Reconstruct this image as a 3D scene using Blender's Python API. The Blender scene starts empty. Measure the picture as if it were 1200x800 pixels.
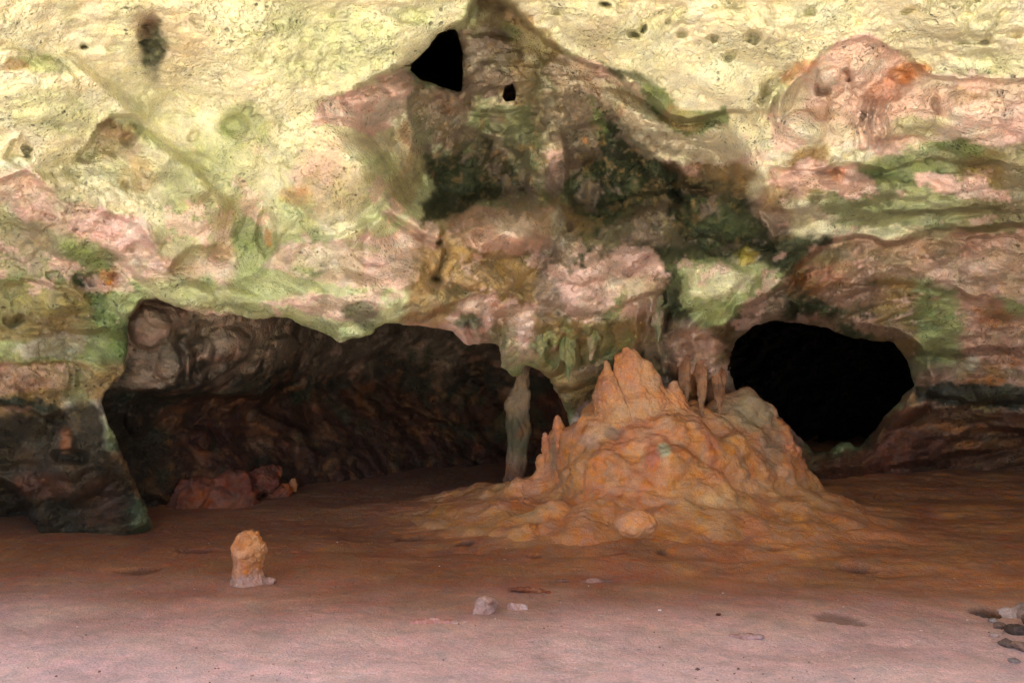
import bpy, math, random
import numpy as np

# ------------------------------------------------------------------ camera, sky, sun, exposure
scene = bpy.context.scene
C = scene.collection
FOC, CX, HOR, EYE = 1167.0, 600.0, 390.0, 1.6      # focal length in px of a 1200 px wide picture, horizon row, eye height
cam_d = bpy.data.cameras.new('camera')
cam_d.sensor_width = 36.0
cam_d.lens = 36.0 * FOC / 1200.0
cam_d.shift_y = -10.0 / 1200.0
cam_d.clip_start, cam_d.clip_end = 0.05, 2000.0
cam = bpy.data.objects.new('camera', cam_d)
cam.location = (0, 0, EYE)
cam.rotation_euler = (math.radians(90), 0, 0)
C.objects.link(cam)
scene.camera = cam

SUN_EL, SUN_AZ = 62.0, 212.0      # degrees: height, compass bearing the sun stands at (180 = behind the camera)
world = bpy.data.worlds.new('World')
scene.world = world
world.use_nodes = True
nt = world.node_tree
bg = nt.nodes['Background']
sky = nt.nodes.new('ShaderNodeTexSky')
sky.sky_type = 'NISHITA'
sky.sun_disc = False
sky.sun_elevation = math.radians(SUN_EL)
sky.sun_rotation = math.radians(SUN_AZ)
nt.links.new(sky.outputs[0], bg.inputs[0])
bg.inputs[1].default_value = 0.11

sd_ = bpy.data.lights.new('sun', 'SUN')
sd_.energy = 5.0
sd_.angle = math.radians(0.5)
sd_.color = (1.0, 0.95, 0.88)
sun = bpy.data.objects.new('sun', sd_)
sun.rotation_euler = (math.radians(90 - SUN_EL), 0, math.radians(180 - SUN_AZ) + math.pi - math.pi)
C.objects.link(sun)
# the lamp's -Z must point from the sun's place in the sky down to the ground
from mathutils import Vector
_az = math.radians(SUN_AZ)
_sd = Vector((math.sin(_az) * math.cos(math.radians(SUN_EL)), math.cos(_az) * math.cos(math.radians(SUN_EL)), math.sin(math.radians(SUN_EL))))
sun.rotation_euler = _sd.to_track_quat('Z', 'Y').to_euler()

scene.view_settings.view_transform = 'Standard'
scene.view_settings.look = 'None'
scene.view_settings.gamma = 1.0
scene.view_settings.use_curve_mapping = False
scene.view_settings.exposure = 2.48
scene.cycles.max_bounces = 5
scene.cycles.diffuse_bounces = 4
scene.cycles.glossy_bounces = 2
scene.cycles.use_denoising = True

# ------------------------------------------------------------------ noise
_rng = np.random.default_rng(7)
_T = _rng.random((64, 64, 64)).astype(np.float32) * 2 - 1
_W = _rng.random((32, 32, 32, 3)).astype(np.float32)


def vnoise(x, y, z):
    xi = np.floor(x).astype(np.int32); yi = np.floor(y).astype(np.int32); zi = np.floor(z).astype(np.int32)
    fx = (x - xi).astype(np.float32); fy = (y - yi).astype(np.float32); fz = (z - zi).astype(np.float32)
    fx = fx * fx * fx * (fx * (fx * 6 - 15) + 10); fy = fy * fy * fy * (fy * (fy * 6 - 15) + 10); fz = fz * fz * fz * (fz * (fz * 6 - 15) + 10)
    x0 = xi & 63; x1 = (xi + 1) & 63; y0 = yi & 63; y1 = (yi + 1) & 63; z0 = zi & 63; z1 = (zi + 1) & 63
    a = _T[x0, y0, z0] * (1 - fx) + _T[x1, y0, z0] * fx
    b = _T[x0, y1, z0] * (1 - fx) + _T[x1, y1, z0] * fx
    c = _T[x0, y0, z1] * (1 - fx) + _T[x1, y0, z1] * fx
    d = _T[x0, y1, z1] * (1 - fx) + _T[x1, y1, z1] * fx
    return (a * (1 - fy) + b * fy) * (1 - fz) + (c * (1 - fy) + d * fy) * fz


_R = np.array([[0.36, 0.48, -0.8], [-0.8, 0.6, 0.0], [0.48, 0.64, 0.6]])


def fbm(P, f, octv=4, gain=0.5, mode='n', seed=0.0):
    """fractal noise at the points P (n,3); mode n = plain, b = billow (round bulges, tight creases), r = ridges"""
    Q = P @ _R.T * f + seed * 7.31
    s = 0; a = 1.0; tot = 0
    for _ in range(octv):
        n = vnoise(Q[..., 0], Q[..., 1], Q[..., 2])
        if mode == 'b': n = np.abs(n) * 2 - 0.7
        if mode == 'r': n = 0.7 - np.abs(n) * 2
        s = s + a * n; tot += a; a *= gain
        Q = Q @ _R.T * 2.03 + 3.7
    return s / tot


def worley(P, f):
    """distance to the nearest of scattered points, in cells, and that cell's random number"""
    Q = (P @ _R.T * f).astype(np.float32)
    I = np.floor(Q).astype(np.int32)
    best = np.full(Q.shape[:-1], 9.0, np.float32); rid = np.zeros(Q.shape[:-1], np.float32)
    for dx in (-1, 0, 1):
        for dy in (-1, 0, 1):
            for dz in (-1, 0, 1):
                J = I + np.array((dx, dy, dz), np.int32)
                w = _W[J[..., 0] & 31, J[..., 1] & 31, J[..., 2] & 31]
                d = np.sqrt(((J + w - Q) ** 2).sum(-1))
                m = d < best
                best = np.where(m, d, best); rid = np.where(m, w[..., 0], rid)
    return best, rid


def sstep(a, b, x):
    t = np.clip((x - a) / (b - a), 0, 1)
    return t * t * (3 - 2 * t)


def smin(a, b, k):
    h = np.clip(0.5 + 0.5 * (b - a) / k, 0, 1)
    return b * (1 - h) + a * h - k * h * (1 - h)


def srgb(h):
    v = np.array([int(h[i:i + 2], 16) / 255 for i in (0, 2, 4)])
    return np.where(v < 0.04045, v / 12.92, ((v + 0.055) / 1.055) ** 2.4)


def at(px, py, D):
    """the point at depth D that the camera sees at pixel column px, row py"""
    return np.array(((px - CX) / FOC * D, D, EYE + (HOR - py) / FOC * D))


def floor_depth(py):
    return EYE * FOC / (py - HOR)


# ------------------------------------------------------------------ surface from a scalar field (naive surface nets)
def surface_nets(G, to_world):
    """G>0 inside rock. Returns verts (n,3), quads (m,4) facing the open side."""
    s = G > 0
    nx, ny, nz = G.shape
    cnt = np.zeros((nx - 1, ny - 1, nz - 1), np.uint8)
    for a in (0, 1):
        for b in (0, 1):
            for c in (0, 1):
                cnt += s[a:nx - 1 + a, b:ny - 1 + b, c:nz - 1 + c]
    I = np.argwhere((cnt > 0) & (cnt < 8))
    del cnt
    idx = np.full((nx - 1, ny - 1, nz - 1), -1, np.int32)
    idx[I[:, 0], I[:, 1], I[:, 2]] = np.arange(len(I))
    acc = np.zeros((len(I), 3)); num = np.zeros(len(I))
    cs = [(a, b, c) for a in (0, 1) for b in (0, 1) for c in (0, 1)]
    val = {k: G[I[:, 0] + k[0], I[:, 1] + k[1], I[:, 2] + k[2]] for k in cs}
    for k in cs:
        for ax in range(3):
            if k[ax]: continue
            l = list(k); l[ax] = 1; l = tuple(l)
            a, b = val[k], val[l]
            m = (a > 0) != (b > 0)
            t = np.where(m, a / np.where(m, a - b, 1), 0)
            p = np.tile(np.array(k, float), (len(I), 1)); p[:, ax] = t
            acc[m] += p[m]; num[m] += 1
    V = to_world(I + acc / num[:, None])
    F = []
    for ax in range(3):
        o1, o2 = [(1, 2), (2, 0), (0, 1)][ax]
        lo = [slice(None)] * 3; hi = [slice(None)] * 3
        lo[ax] = slice(0, -1); hi[ax] = slice(1, None)
        a, b = s[tuple(lo)], s[tuple(hi)]
        E = np.argwhere(a != b)
        E = E[(E[:, o1] > 0) & (E[:, o2] > 0) & (E[:, o1] < G.shape[o1] - 1) & (E[:, o2] < G.shape[o2] - 1)]
        if not len(E): continue
        ins = s[E[:, 0], E[:, 1], E[:, 2]]
        q = []
        for d1, d2 in ((-1, -1), (0, -1), (0, 0), (-1, 0)):
            K = E.copy(); K[:, o1] += d1; K[:, o2] += d2
            q.append(idx[K[:, 0], K[:, 1], K[:, 2]])
        q = np.stack(q, 1)
        q[~ins] = q[~ins][:, ::-1]
        F.append(q)
    F = np.concatenate(F)
    return V, F[(F >= 0).all(1)]


def vnormals(V, F):
    N = np.zeros_like(V)
    n = np.cross(V[F[:, 2]] - V[F[:, 0]], V[F[:, 3]] - V[F[:, 1]])
    for k in range(4):
        for c in range(3):
            N[:, c] += np.bincount(F[:, k], n[:, c], len(V))
    return N / np.maximum(np.linalg.norm(N, axis=1), 1e-12)[:, None]


def relax(V, F, it=1, w=0.5):
    for _ in range(it):
        S = np.zeros_like(V); n = np.zeros(len(V))
        for k in range(4):
            for o in (1, 3):
                b = F[:, (k + o) % 4]
                for c in range(3): S[:, c] += np.bincount(F[:, k], V[b, c], len(V))
                n += np.bincount(F[:, k], minlength=len(V))
        V = V * (1 - w) + w * S / np.maximum(n, 1)[:, None]
    return V


def subdivide(V, F):
    """split every quad in four, vertices pulled towards their neighbours for a smooth surface"""
    E = np.concatenate([F[:, [k, (k + 1) % 4]] for k in range(4)])
    E.sort(axis=1)
    key = E[:, 0].astype(np.int64) * len(V) + E[:, 1]
    u, inv = np.unique(key, return_inverse=True)
    e0, e1 = (u // len(V)).astype(np.int64), (u % len(V)).astype(np.int64)
    nV, nE, nF = len(V), len(u), len(F)
    W = np.concatenate([V, (V[e0] + V[e1]) / 2, V[F].mean(1)])
    inv = inv.reshape(4, nF) + nV
    c = np.arange(nF) + nV + nE
    Q = np.concatenate([np.stack([F[:, k], inv[k], c, inv[(k + 3) % 4]], 1) for k in range(4)])
    return W, Q


def mesh_obj(name, V, F, mat, col=None, parent=None, kind=None, smooth=True, tris=None):
    me = bpy.data.meshes.new(name)
    V = np.asarray(V, np.float32)
    F = np.asarray(F, np.int32)
    me.vertices.add(len(V)); me.vertices.foreach_set('co', V.ravel())
    me.loops.add(F.size); me.loops.foreach_set('vertex_index', F.ravel())
    me.polygons.add(len(F)); me.polygons.foreach_set('loop_start', np.arange(len(F), dtype=np.int32) * F.shape[1])
    me.update(calc_edges=True)
    me.validate()
    me.polygons.foreach_set('use_smooth', np.full(len(me.polygons), smooth))
    if col is not None:
        at_ = me.color_attributes.new('mineral', 'FLOAT_COLOR', 'POINT')
        at_.data.foreach_set('color', np.concatenate([np.clip(col, 0.004, 0.9), np.ones((len(col), 1))], 1).astype(np.float32).ravel())
    me.materials.append(mat)
    o = bpy.data.objects.new(name, me)
    C.objects.link(o)
    if parent is not None: o.parent = parent
    if kind: o['kind'] = kind
    return o


def tag(o, label, cat, group=None):
    o['label'] = label; o['category'] = cat
    if group: o['group'] = group
    return o


# ------------------------------------------------------------------ materials
def rock_material(name, base=None, bump=0.012, scale=1.0, rough=0.86, pits=0.0, gloss_noise=True, grain=0.25, specks=False):
    m = bpy.data.materials.new(name); m.use_nodes = True
    t = m.node_tree; N = t.nodes; L = t.links
    b = N['Principled BSDF']
    tc = N.new('ShaderNodeTexCoord')
    if base is None:
        c = N.new('ShaderNodeAttribute'); c.attribute_name = 'mineral'; cs = c.outputs['Color']
    else:
        c = N.new('ShaderNodeRGB'); c.outputs[0].default_value = (*base, 1); cs = c.outputs[0]

    def noise(sc, det, ro=0.6, dist=0.0):
        n = N.new('ShaderNodeTexNoise'); n.inputs['Scale'].default_value = sc * scale; n.inputs['Detail'].default_value = det
        n.inputs['Roughness'].default_value = ro; n.inputs['Distortion'].default_value = dist
        L.new(tc.outputs['Object'], n.inputs['Vector']); return n
    n1 = noise(9, 5, 0.65, 0.6); n2 = noise(85, 3, 0.75); n3 = noise(2.3, 3, 0.6, 1.0)

    def remap(src, a, b_, c_, d):
        r = N.new('ShaderNodeMapRange'); r.inputs[1].default_value = a; r.inputs[2].default_value = b_
        r.inputs[3].default_value = c_; r.inputs[4].default_value = d; L.new(src, r.inputs[0]); return r.outputs[0]

    def mul(a, v):
        k = N.new('ShaderNodeVectorMath'); k.operation = 'SCALE'; L.new(a, k.inputs[0]); L.new(v, k.inputs[3]); return k.outputs[0]
    cs = mul(cs, remap(n1.outputs[0], 0.3, 0.7, 1 - grain, 1 + grain))
    cs = mul(cs, remap(n2.outputs[0], 0.3, 0.7, 1 - grain * 1.1, 1 + grain * 1.1))
    if specks:                                              # small dark holes, thick in some places and absent in others
        vs = N.new('ShaderNodeTexVoronoi'); vs.inputs['Scale'].default_value = 16; L.new(tc.outputs['Object'], vs.inputs['Vector'])
        rg = N.new('ShaderNodeMath'); rg.operation = 'SUBTRACT'; L.new(remap(n3.outputs[0], 0.42, 0.66, 0.02, 0.30), rg.inputs[0]); L.new(vs.outputs['Distance'], rg.inputs[1])
        wob = N.new('ShaderNodeMath'); wob.operation = 'ADD'; L.new(rg.outputs[0], wob.inputs[0]); L.new(remap(n2.outputs[0], 0.2, 0.8, -0.14, 0.10), wob.inputs[1])
        sepc = N.new('ShaderNodeSeparateColor'); L.new(vs.outputs['Color'], sepc.inputs[0])
        pick = remap(sepc.outputs[0], 0.55, 0.62, 0, 1)
        msk = N.new('ShaderNodeMath'); msk.operation = 'MULTIPLY'; L.new(remap(wob.outputs[0], 0.0, 0.05, 0, 1), msk.inputs[0]); L.new(pick, msk.inputs[1])
        speck = msk.outputs[0]
        cs = mul(cs, remap(speck, 0, 1, 1.0, 0.42))
    # slight change of hue from place to place
    hs = N.new('ShaderNodeHueSaturation')
    L.new(remap(n3.outputs[0], 0.3, 0.7, 0.488, 0.512), hs.inputs['Hue'])
    L.new(remap(n1.outputs[0], 0.3, 0.7, 0.85, 1.15), hs.inputs['Saturation'])
    L.new(cs, hs.inputs['Color'])
    L.new(hs.outputs[0], b.inputs['Base Color'])
    b.inputs['Roughness'].default_value = rough
    b.inputs['Specular IOR Level'].default_value = 0.3
    if gloss_noise: L.new(remap(n1.outputs[0], 0.35, 0.7, rough - 0.22, rough + 0.08), b.inputs['Roughness'])
    h = N.new('ShaderNodeMath'); h.operation = 'MULTIPLY_ADD'
    nb = noise(20, 5, 0.6, 0.3)
    L.new(nb.outputs[0], h.inputs[0]); h.inputs[1].default_value = 1.0; L.new(remap(n2.outputs[0], 0, 1, 0, 0.6), h.inputs[2])
    hh = h.outputs[0]
    if pits:
        v = N.new('ShaderNodeTexVoronoi'); v.inputs['Scale'].default_value = 38 * scale; v.inputs['Randomness'].default_value = 1
        wv = N.new('ShaderNodeVectorMath'); wv.operation = 'ADD'
        L.new(tc.outputs['Object'], wv.inputs[0]); L.new(mul(n1.outputs['Color'], remap(n1.outputs[0], 0, 1, 0.06, 0.06)), wv.inputs[1])
        L.new(wv.outputs[0], v.inputs['Vector'])
        p = remap(v.outputs['Distance'], 0.0, 0.45, -pits, 0)
        pm = N.new('ShaderNodeMath'); pm.operation = 'MULTIPLY'; L.new(p, pm.inputs[0]); L.new(remap(n3.outputs[0], 0.42, 0.6, 0.1, 1.4), pm.inputs[1]); p = pm.outputs[0]
        a = N.new('ShaderNodeMath'); a.operation = 'ADD'; L.new(hh, a.inputs[0]); L.new(p, a.inputs[1]); hh = a.outputs[0]
    if specks:
        a = N.new('ShaderNodeMath'); a.operation = 'MULTIPLY_ADD'; L.new(speck, a.inputs[0]); a.inputs[1].default_value = -1.2; L.new(hh, a.inputs[2]); hh = a.outputs[0]
    bp = N.new('ShaderNodeBump'); bp.inputs['Strength'].default_value = 1.0; bp.inputs['Distance'].default_value = bump
    L.new(hh, bp.inputs['Height']); L.new(bp.outputs[0], b.inputs['Normal'])
    return m


M_WALL = rock_material('limestone_wall', bump=0.016, pits=0.7, grain=0.19, specks=True)
M_FLOW = rock_material('flowstone', bump=0.016, grain=0.19)
M_GROUND = rock_material('cave_floor_clay', bump=0.018, grain=0.22, rough=0.9)
M_STONE = rock_material('loose_stone', bump=0.008, grain=0.2)

# ------------------------------------------------------------------ camera-pixel grid of the rock face
STEP = 2.6
PX = np.arange(-190, 1391, STEP); PY = np.arange(-150, 706, STEP)
GX, GY = np.meshgrid(PX, PY, indexing='ij')


def table(cols, rows, vals, soft=28):
    """a smooth sheet through a coarse table of estimated depths along camera rays"""
    vals = np.array(vals, float)
    A = np.stack([np.interp(PX, cols, r) for r in vals], 0)
    B = np.stack([np.interp(PY, rows, A[:, i]) for i in range(len(PX))], 0)
    return blur(B, soft / STEP)


def blur(A, s):
    r = int(s * 2.5) + 1
    k = np.exp(-0.5 * (np.arange(-r, r + 1) / s) ** 2); k /= k.sum()
    for ax in (0, 1):
        pad = [(0, 0), (0, 0)]; pad[ax] = (r, r)
        P = np.pad(A, pad, mode='edge')
        out = 0
        for i, w in enumerate(k):
            sl = [slice(None)] * 2; sl[ax] = slice(i, i + A.shape[ax]); out = out + w * P[tuple(sl)]
        A = out
    return A


def poly_sd(pts, X=None, Y=None):
    """signed distance (negative inside) to a closed outline"""
    X = GX if X is None else X; Y = GY if Y is None else Y
    d = np.full(X.shape, 1e9); ins = np.zeros(X.shape, bool)
    n = len(pts)
    for i in range(n):
        (x0, y0), (x1, y1) = pts[i], pts[(i + 1) % n]
        ex, ey = x1 - x0, y1 - y0
        t = np.clip(((X - x0) * ex + (Y - y0) * ey) / (ex * ex + ey * ey + 1e-9), 0, 1)
        d = np.minimum(d, (X - x0 - t * ex) ** 2 + (Y - y0 - t * ey) ** 2)
        c = (y0 > Y) != (y1 > Y)
        ins ^= c & (X < (x1 - x0) * (Y - y0) / ((y1 - y0) if y1 != y0 else 1e-9) + x0)
    d = np.sqrt(d)
    return np.where(ins, -d, d)


def line_d(pts, X, Y):
    """distance to an open line, its side (+ on the right-hand side going along it) and the position 0..1 along it"""
    d = np.full(X.shape, 1e9); side = np.zeros(X.shape); tt = np.zeros(X.shape)
    L = [math.dist(pts[i], pts[i + 1]) for i in range(len(pts) - 1)]; tot = sum(L); acc = 0
    for i in range(len(pts) - 1):
        (x0, y0), (x1, y1) = pts[i], pts[i + 1]
        ex, ey = x1 - x0, y1 - y0
        t = np.clip(((X - x0) * ex + (Y - y0) * ey) / (ex * ex + ey * ey + 1e-9), 0, 1)
        dd = np.hypot(X - x0 - t * ex, Y - y0 - t * ey)
        sg = np.sign(ex * (Y - y0) - ey * (X - x0))
        m = dd < d - 1e-6
        d = np.where(m, dd, d); side = np.where(m, sg, side); tt = np.where(m, (acc + t * L[i]) / tot, tt)
        acc += L[i]
    return d, side, tt


# rough positions on the face, used only to look up solid noise
D0 = table([-200, 0, 150, 300, 450, 600, 750, 900, 1050, 1200, 1400],
           [-150, 0, 100, 200, 300, 380, 450, 520, 600, 700], [
    [4.4, 4.5, 4.5, 4.5, 4.6, 4.7, 4.7, 4.6, 4.5, 4.4, 4.2],
    [4.9, 5.4, 5.6, 5.8, 6.0, 6.3, 6.2, 6.0, 5.8, 5.6, 4.8],
    [5.3, 6.0, 6.3, 6.6, 6.8, 7.1, 6.9, 6.7, 6.6, 6.2, 5.2],
    [5.8, 6.6, 6.8, 7.0, 7.3, 7.7, 7.5, 7.3, 7.1, 6.8, 5.6],
    [6.2, 7.0, 7.1, 7.1, 7.3, 7.5, 7.6, 7.9, 8.3, 8.0, 6.2],
    [6.5, 7.4, 7.5, 7.3, 7.4, 7.5, 8.0, 8.7, 9.2, 8.9, 6.9],
    [6.8, 7.6, 7.8, 8.0, 8.0, 8.6, 9.4, 9.5, 9.8, 9.6, 7.5],
    [7.2, 7.7, 7.9, 8.5, 8.5, 9.2, 9.6, 9.9, 10.6, 10.5, 8.2],
    [7.5, 7.8, 8.1, 9.0, 9.0, 9.4, 9.5, 10.5, 11.2, 11.2, 8.8],
    [7.5, 7.8, 8.1, 9.0, 9.0, 9.4, 9.5, 10.5, 11.2, 11.2, 8.8]])
P0 = np.stack([(GX - CX) / FOC * D0, D0, EYE + (HOR - GY) / FOC * D0], -1)
WX = GX + 9 * fbm(P0, 1.7, 3, seed=1) + 6 * fbm(P0, 6, 3, seed=2)
WY = GY + 9 * fbm(P0, 1.7, 3, seed=3) + 6 * fbm(P0, 6, 3, seed=4)
WX2 = GX + 8 * fbm(P0, 1.8, 3, seed=5) + 15 * fbm(P0, 6, 5, 0.72, seed=6)
WY2 = GY + 8 * fbm(P0, 1.8, 3, seed=7) + 13 * fbm(P0, 6, 5, 0.72, seed=8)
D = D0.copy()


def recess(pts, dep, w=4, warp=True):
    """push the inside of an outline back by dep metres, edge w px wide"""
    global D
    s = poly_sd(pts, *( (WX, WY) if warp else (GX, GY)))
    D += dep * sstep(w * 0.5, -w * 0.5, s)


def dome(px, py, rx, ry, ang, h):
    """a rounded swelling (h>0) or hollow (h<0)"""
    global D
    a = math.radians(ang)
    u = ((WX - px) * math.cos(a) + (WY - py) * math.sin(a)) / rx
    v = (-(WX - px) * math.sin(a) + (WY - py) * math.cos(a)) / ry
    r2 = u * u + v * v
    D -= h * np.exp(-r2 * 1.3) * (1 if h > 0 else 1)


def knob(px, py, rx, ry, ang, h):
    """a boulder-like swelling with a definite rim"""
    global D
    a = math.radians(ang)
    u = ((WX - px) * math.cos(a) + (WY - py) * math.sin(a)) / rx
    v = (-(WX - px) * math.sin(a) + (WY - py) * math.cos(a)) / ry
    D -= h * np.sqrt(np.clip(1 - u * u - v * v, 0, 1))


def lip(pts, dep, fall=60, bulge=0.06, bw=14, edge=2.5, ends=0.12):
    """a sheet that overhangs what lies on the right-hand side of the line"""
    global D
    d, s, t = line_d(pts, WX, WY)
    e = sstep(0, ends, t) * sstep(0, ends, 1 - t) if ends else 1
    sgn = d * s
    D += e * (dep * sstep(-edge, edge, sgn) * np.exp(-np.clip(sgn, 0, None) / fall) - bulge * np.exp(-(sgn / bw) ** 2) * (sgn < 0) - bulge * np.exp(-(sgn / (edge + 1)) ** 2) * (sgn >= 0))


def crack(pts, w, dep, ends=0.15):
    global D
    d, s, t = line_d(pts, WX, WY)
    D += dep * np.exp(-(d / w) ** 2) * sstep(0, ends, t) * sstep(0, ends, 1 - t)


def ridge(pts, w, h, ends=0.1):
    crack(pts, w, -h, ends)


# --- large masses
knobs_big = [(60, 110, 120, 60, 20, 0.22), (300, 70, 110, 60, 10, 0.22), (-60, 40, 90, 60, 0, .2), (60, 225, 110, 50, 15, 0.30), (240, 230, 60, 60, 50, 0.30), (200, 130, 60, 50, 30, -0.15),
             (245, 345, 120, 34, 8, 0.38), (420, 345, 105, 42, 0, 0.42), (345, 225, 70, 50, 20, 0.25), (570, 350, 110, 36, 0, 0.30), (700, 345, 100, 48, -5, 0.36),
             (850, 355, 66, 46, -30, 0.34), (1000, 235, 150, 34, 4, 0.32), (60, 355, 80, 26, 10, 0.22), (1120, 325, 110, 36, 10, 0.25), (700, 30, 90, 40, 20, 0.2), (900, 30, 110, 36, 0, 0.22),
             (1120, 20, 100, 50, 0, 0.22), (1140, 130, 90, 34, 5, .25), (830, 95, 80, 30, 20, .15), (970, 160, 70, 26, 0, .22), (1010, 300, 60, 24, -20, .16), (1000, 345, 60, 20, 10, .12), (1150, 400, 70, 24, 0, .2),
             (60, 445, 90, 22, 0, .15), (60, 560, 70, 50, 0, .25), (20, 300, 50, 22, 20, .2), (480, 30, 50, 40, 0, .15), (430, 60, 40, 50, 0, .12), (1040, 225, 60, 18, 0, .12)]
for k in knobs_big: dome(*k)
# --- upper central niche between the two sheets
_n = poly_sd([(398, 118), (470, 78), (505, 52), (548, 20), (560, -6), (605, 8), (628, 32), (668, 70), (720, 84), (775, 128), (850, 150),
        (890, 215), (900, 285), (860, 300), (790, 305), (735, 320), (690, 300), (640, 275), (560, 285), (500, 262), (440, 225), (405, 170)], WX, WY)
_top = sstep(30, -30, WY - (95 + 40 * sstep(640, 800, WX) - 0 * WX)) # under the sheets the edge is crisp, elsewhere it slopes
D += 1.0 * (_top * sstep(2, -2, _n) + (1 - _top) * sstep(14, -58, _n))
dome(590, 262, 60, 34, 0, 0.85); knob(592, 258, 62, 42, 5, 0.42)        # pale boss on the ledge
knob(562, 296, 72, 46, 10, 0.32); dome(575, 287, 12, 8, 0, -0.12); dome(548, 280, 8, 6, 0, -0.08)
dome(450, 200, 50, 60, 60, 0.45)
knob(725, 278, 90, 38, -26, 0.50); knob(850, 262, 66, 34, 18, 0.30)
recess([(785, 215), (830, 222), (885, 240), (912, 290), (850, 280), (800, 265)], 0.18, 4)
dome(740, 130, 70, 40, 35, 0.55); lip([(810, 195), (765, 190), (725, 160), (700, 125), (690, 100)], -0.02, 30, 0.10, 18)
recess([(506, 172), (535, 158), (560, 150), (615, 180), (620, 240), (560, 262), (528, 268), (498, 246), (514, 215), (500, 195)], 0.20, 10)
recess([(655, 150), (700, 140), (735, 160), (780, 200), (800, 235), (720, 262), (668, 245)], 0.22, 8)
ridge([(640, 60), (632, 120), (625, 190), (640, 240)], 16, 0.28)
ridge([(470, 100), (488, 150), (480, 200)], 16, 0.16)
ridge([(520, 120), (530, 160), (540, 200)], 10, 0.10)
ridge([(575, 40), (572, 80), (580, 108)], 26, 0.30)
ridge([(630, 225), (650, 260), (680, 290)], 6, 0.10); ridge([(650, 225), (690, 250), (705, 268)], 6, 0.08)
crack([(545, 100), (550, 128), (600, 130), (625, 122)], 3, 0.12)
for p in (((560, 150), (562, 190), (556, 220)), ((500, 120), (505, 160)), ((600, 150), (612, 190), (622, 215)), ((650, 150), (655, 200)), ((690, 120), (700, 150), (696, 180))):
    ridge(list(p), 4, 0.06)
# --- sheets
lip([(360, 118), (400, 112), (440, 92), (462, 78), (484, 76), (503, 58), (520, 40), (540, 36), (552, 14), (560, -10)], 0.30, 30, 0.05, 10)
lip([(556, -4), (600, 10), (626, 32), (648, 56), (668, 70), (704, 80), (748, 98), (788, 138), (860, 128), (905, 132)], 0.35, 34, 0.06, 12)
lip([(905, 130), (930, 100), (965, 62), (1010, 45), (1052, 58), (1085, 88), (1130, 92), (1200, 92), (1260, 88)][::1], 0.22, 60, 0.06, 16)
lip([(30, 58), (50, 62), (82, 70), (112, 95), (152, 132), (170, 158), (232, 206), (274, 250), (290, 290)][::-1], 0.09, 50, 0.07, 20, edge=7, ends=0.2)
knob(30, 100, 60, 40, 10, .12); knob(225, 250, 60, 70, 35, .14); knob(390, 200, 60, 60, 20, .16); knob(425, 130, 34, 24, -25, .16); knob(340, 270, 30, 40, 0, .10)
lip([(88, 186), (108, 168), (122, 150), (128, 137), (150, 138), (172, 152)][::1], 0.30, 26, 0.04, 8)
lip([(2, 190), (18, 165), (30, 160)], 0.10, 20, 0.03)
lip([(-60, 235), (0, 215), (30, 205), (55, 225), (90, 245), (130, 245), (165, 262), (190, 300)], 0.10, 30, 0.10, 18)
lip([(200, 324), (212, 300), (232, 290), (262, 292), (275, 304)], 0.14, 22, 0.05, 8)
dome(248, 310, 22, 12, 0, 0.12)
recess([(98, 320), (108, 316), (135, 318), (150, 328), (135, 336), (105, 334)], 0.16, 5); knob(120, 326, 16, 11, 5, 0.14)
lip([(300, 325), (315, 300), (345, 283), (400, 275), (440, 262), (460, 240)][::-1], 0.05, 40, 0.08, 12)
recess([(305, 240), (318, 262), (320, 290), (308, 302), (300, 285)], 0.12, 6)
crack([(440, 240), (465, 262), (500, 275), (522, 290), (515, 320), (505, 345)], 5, 0.14)
crack([(545, 230), (520, 260), (512, 290)], 4, 0.12)
lip([(300, 352), (340, 345), (400, 350), (450, 345), (492, 330), (495, 300), (480, 275)][::-1], -0.04, 20, 0.04, 10)
lip([(480, 378), (520, 360), (560, 347), (600, 345), (628, 360), (632, 385)], 0.10, 28, 0.05, 8)
lip([(640, 320), (690, 308), (720, 296), (765, 296), (790, 330), (800, 350)], -0.03, 20, 0.07, 12)
lip([(700, 380), (725, 352), (750, 342), (778, 340), (782, 380)], 0.10, 40, 0.03, 8)
for x, a, b in ((540, 375, 410), (556, 370, 415), (574, 372, 425), (590, 376, 430), (634, 372, 430), (652, 380, 445), (672, 370, 440), (690, 378, 430),
                (708, 372, 420), (745, 350, 430), (760, 345, 425), (775, 350, 440), (790, 360, 470), (808, 380, 490), (823, 440, 492), (838, 440, 495)):
    ridge([(x, a), (x + 2, (a + b) / 2), (x + 1, b)], 5.0, 0.12)
for x, a, b in ((548, 372, 400), (565, 380, 415), (582, 380, 420), (643, 380, 430), (662, 375, 440), (681, 380, 440), (699, 380, 430), (718, 370, 420), (752, 360, 430), (782, 360, 450), (800, 390, 480), (816, 440, 492)):
    crack([(x, a), (x - 1, (a + b) / 2), (x + 1, b)], 2.6, 0.10)
dome(828, 425, 46, 60, 0, 0.45)
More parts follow.
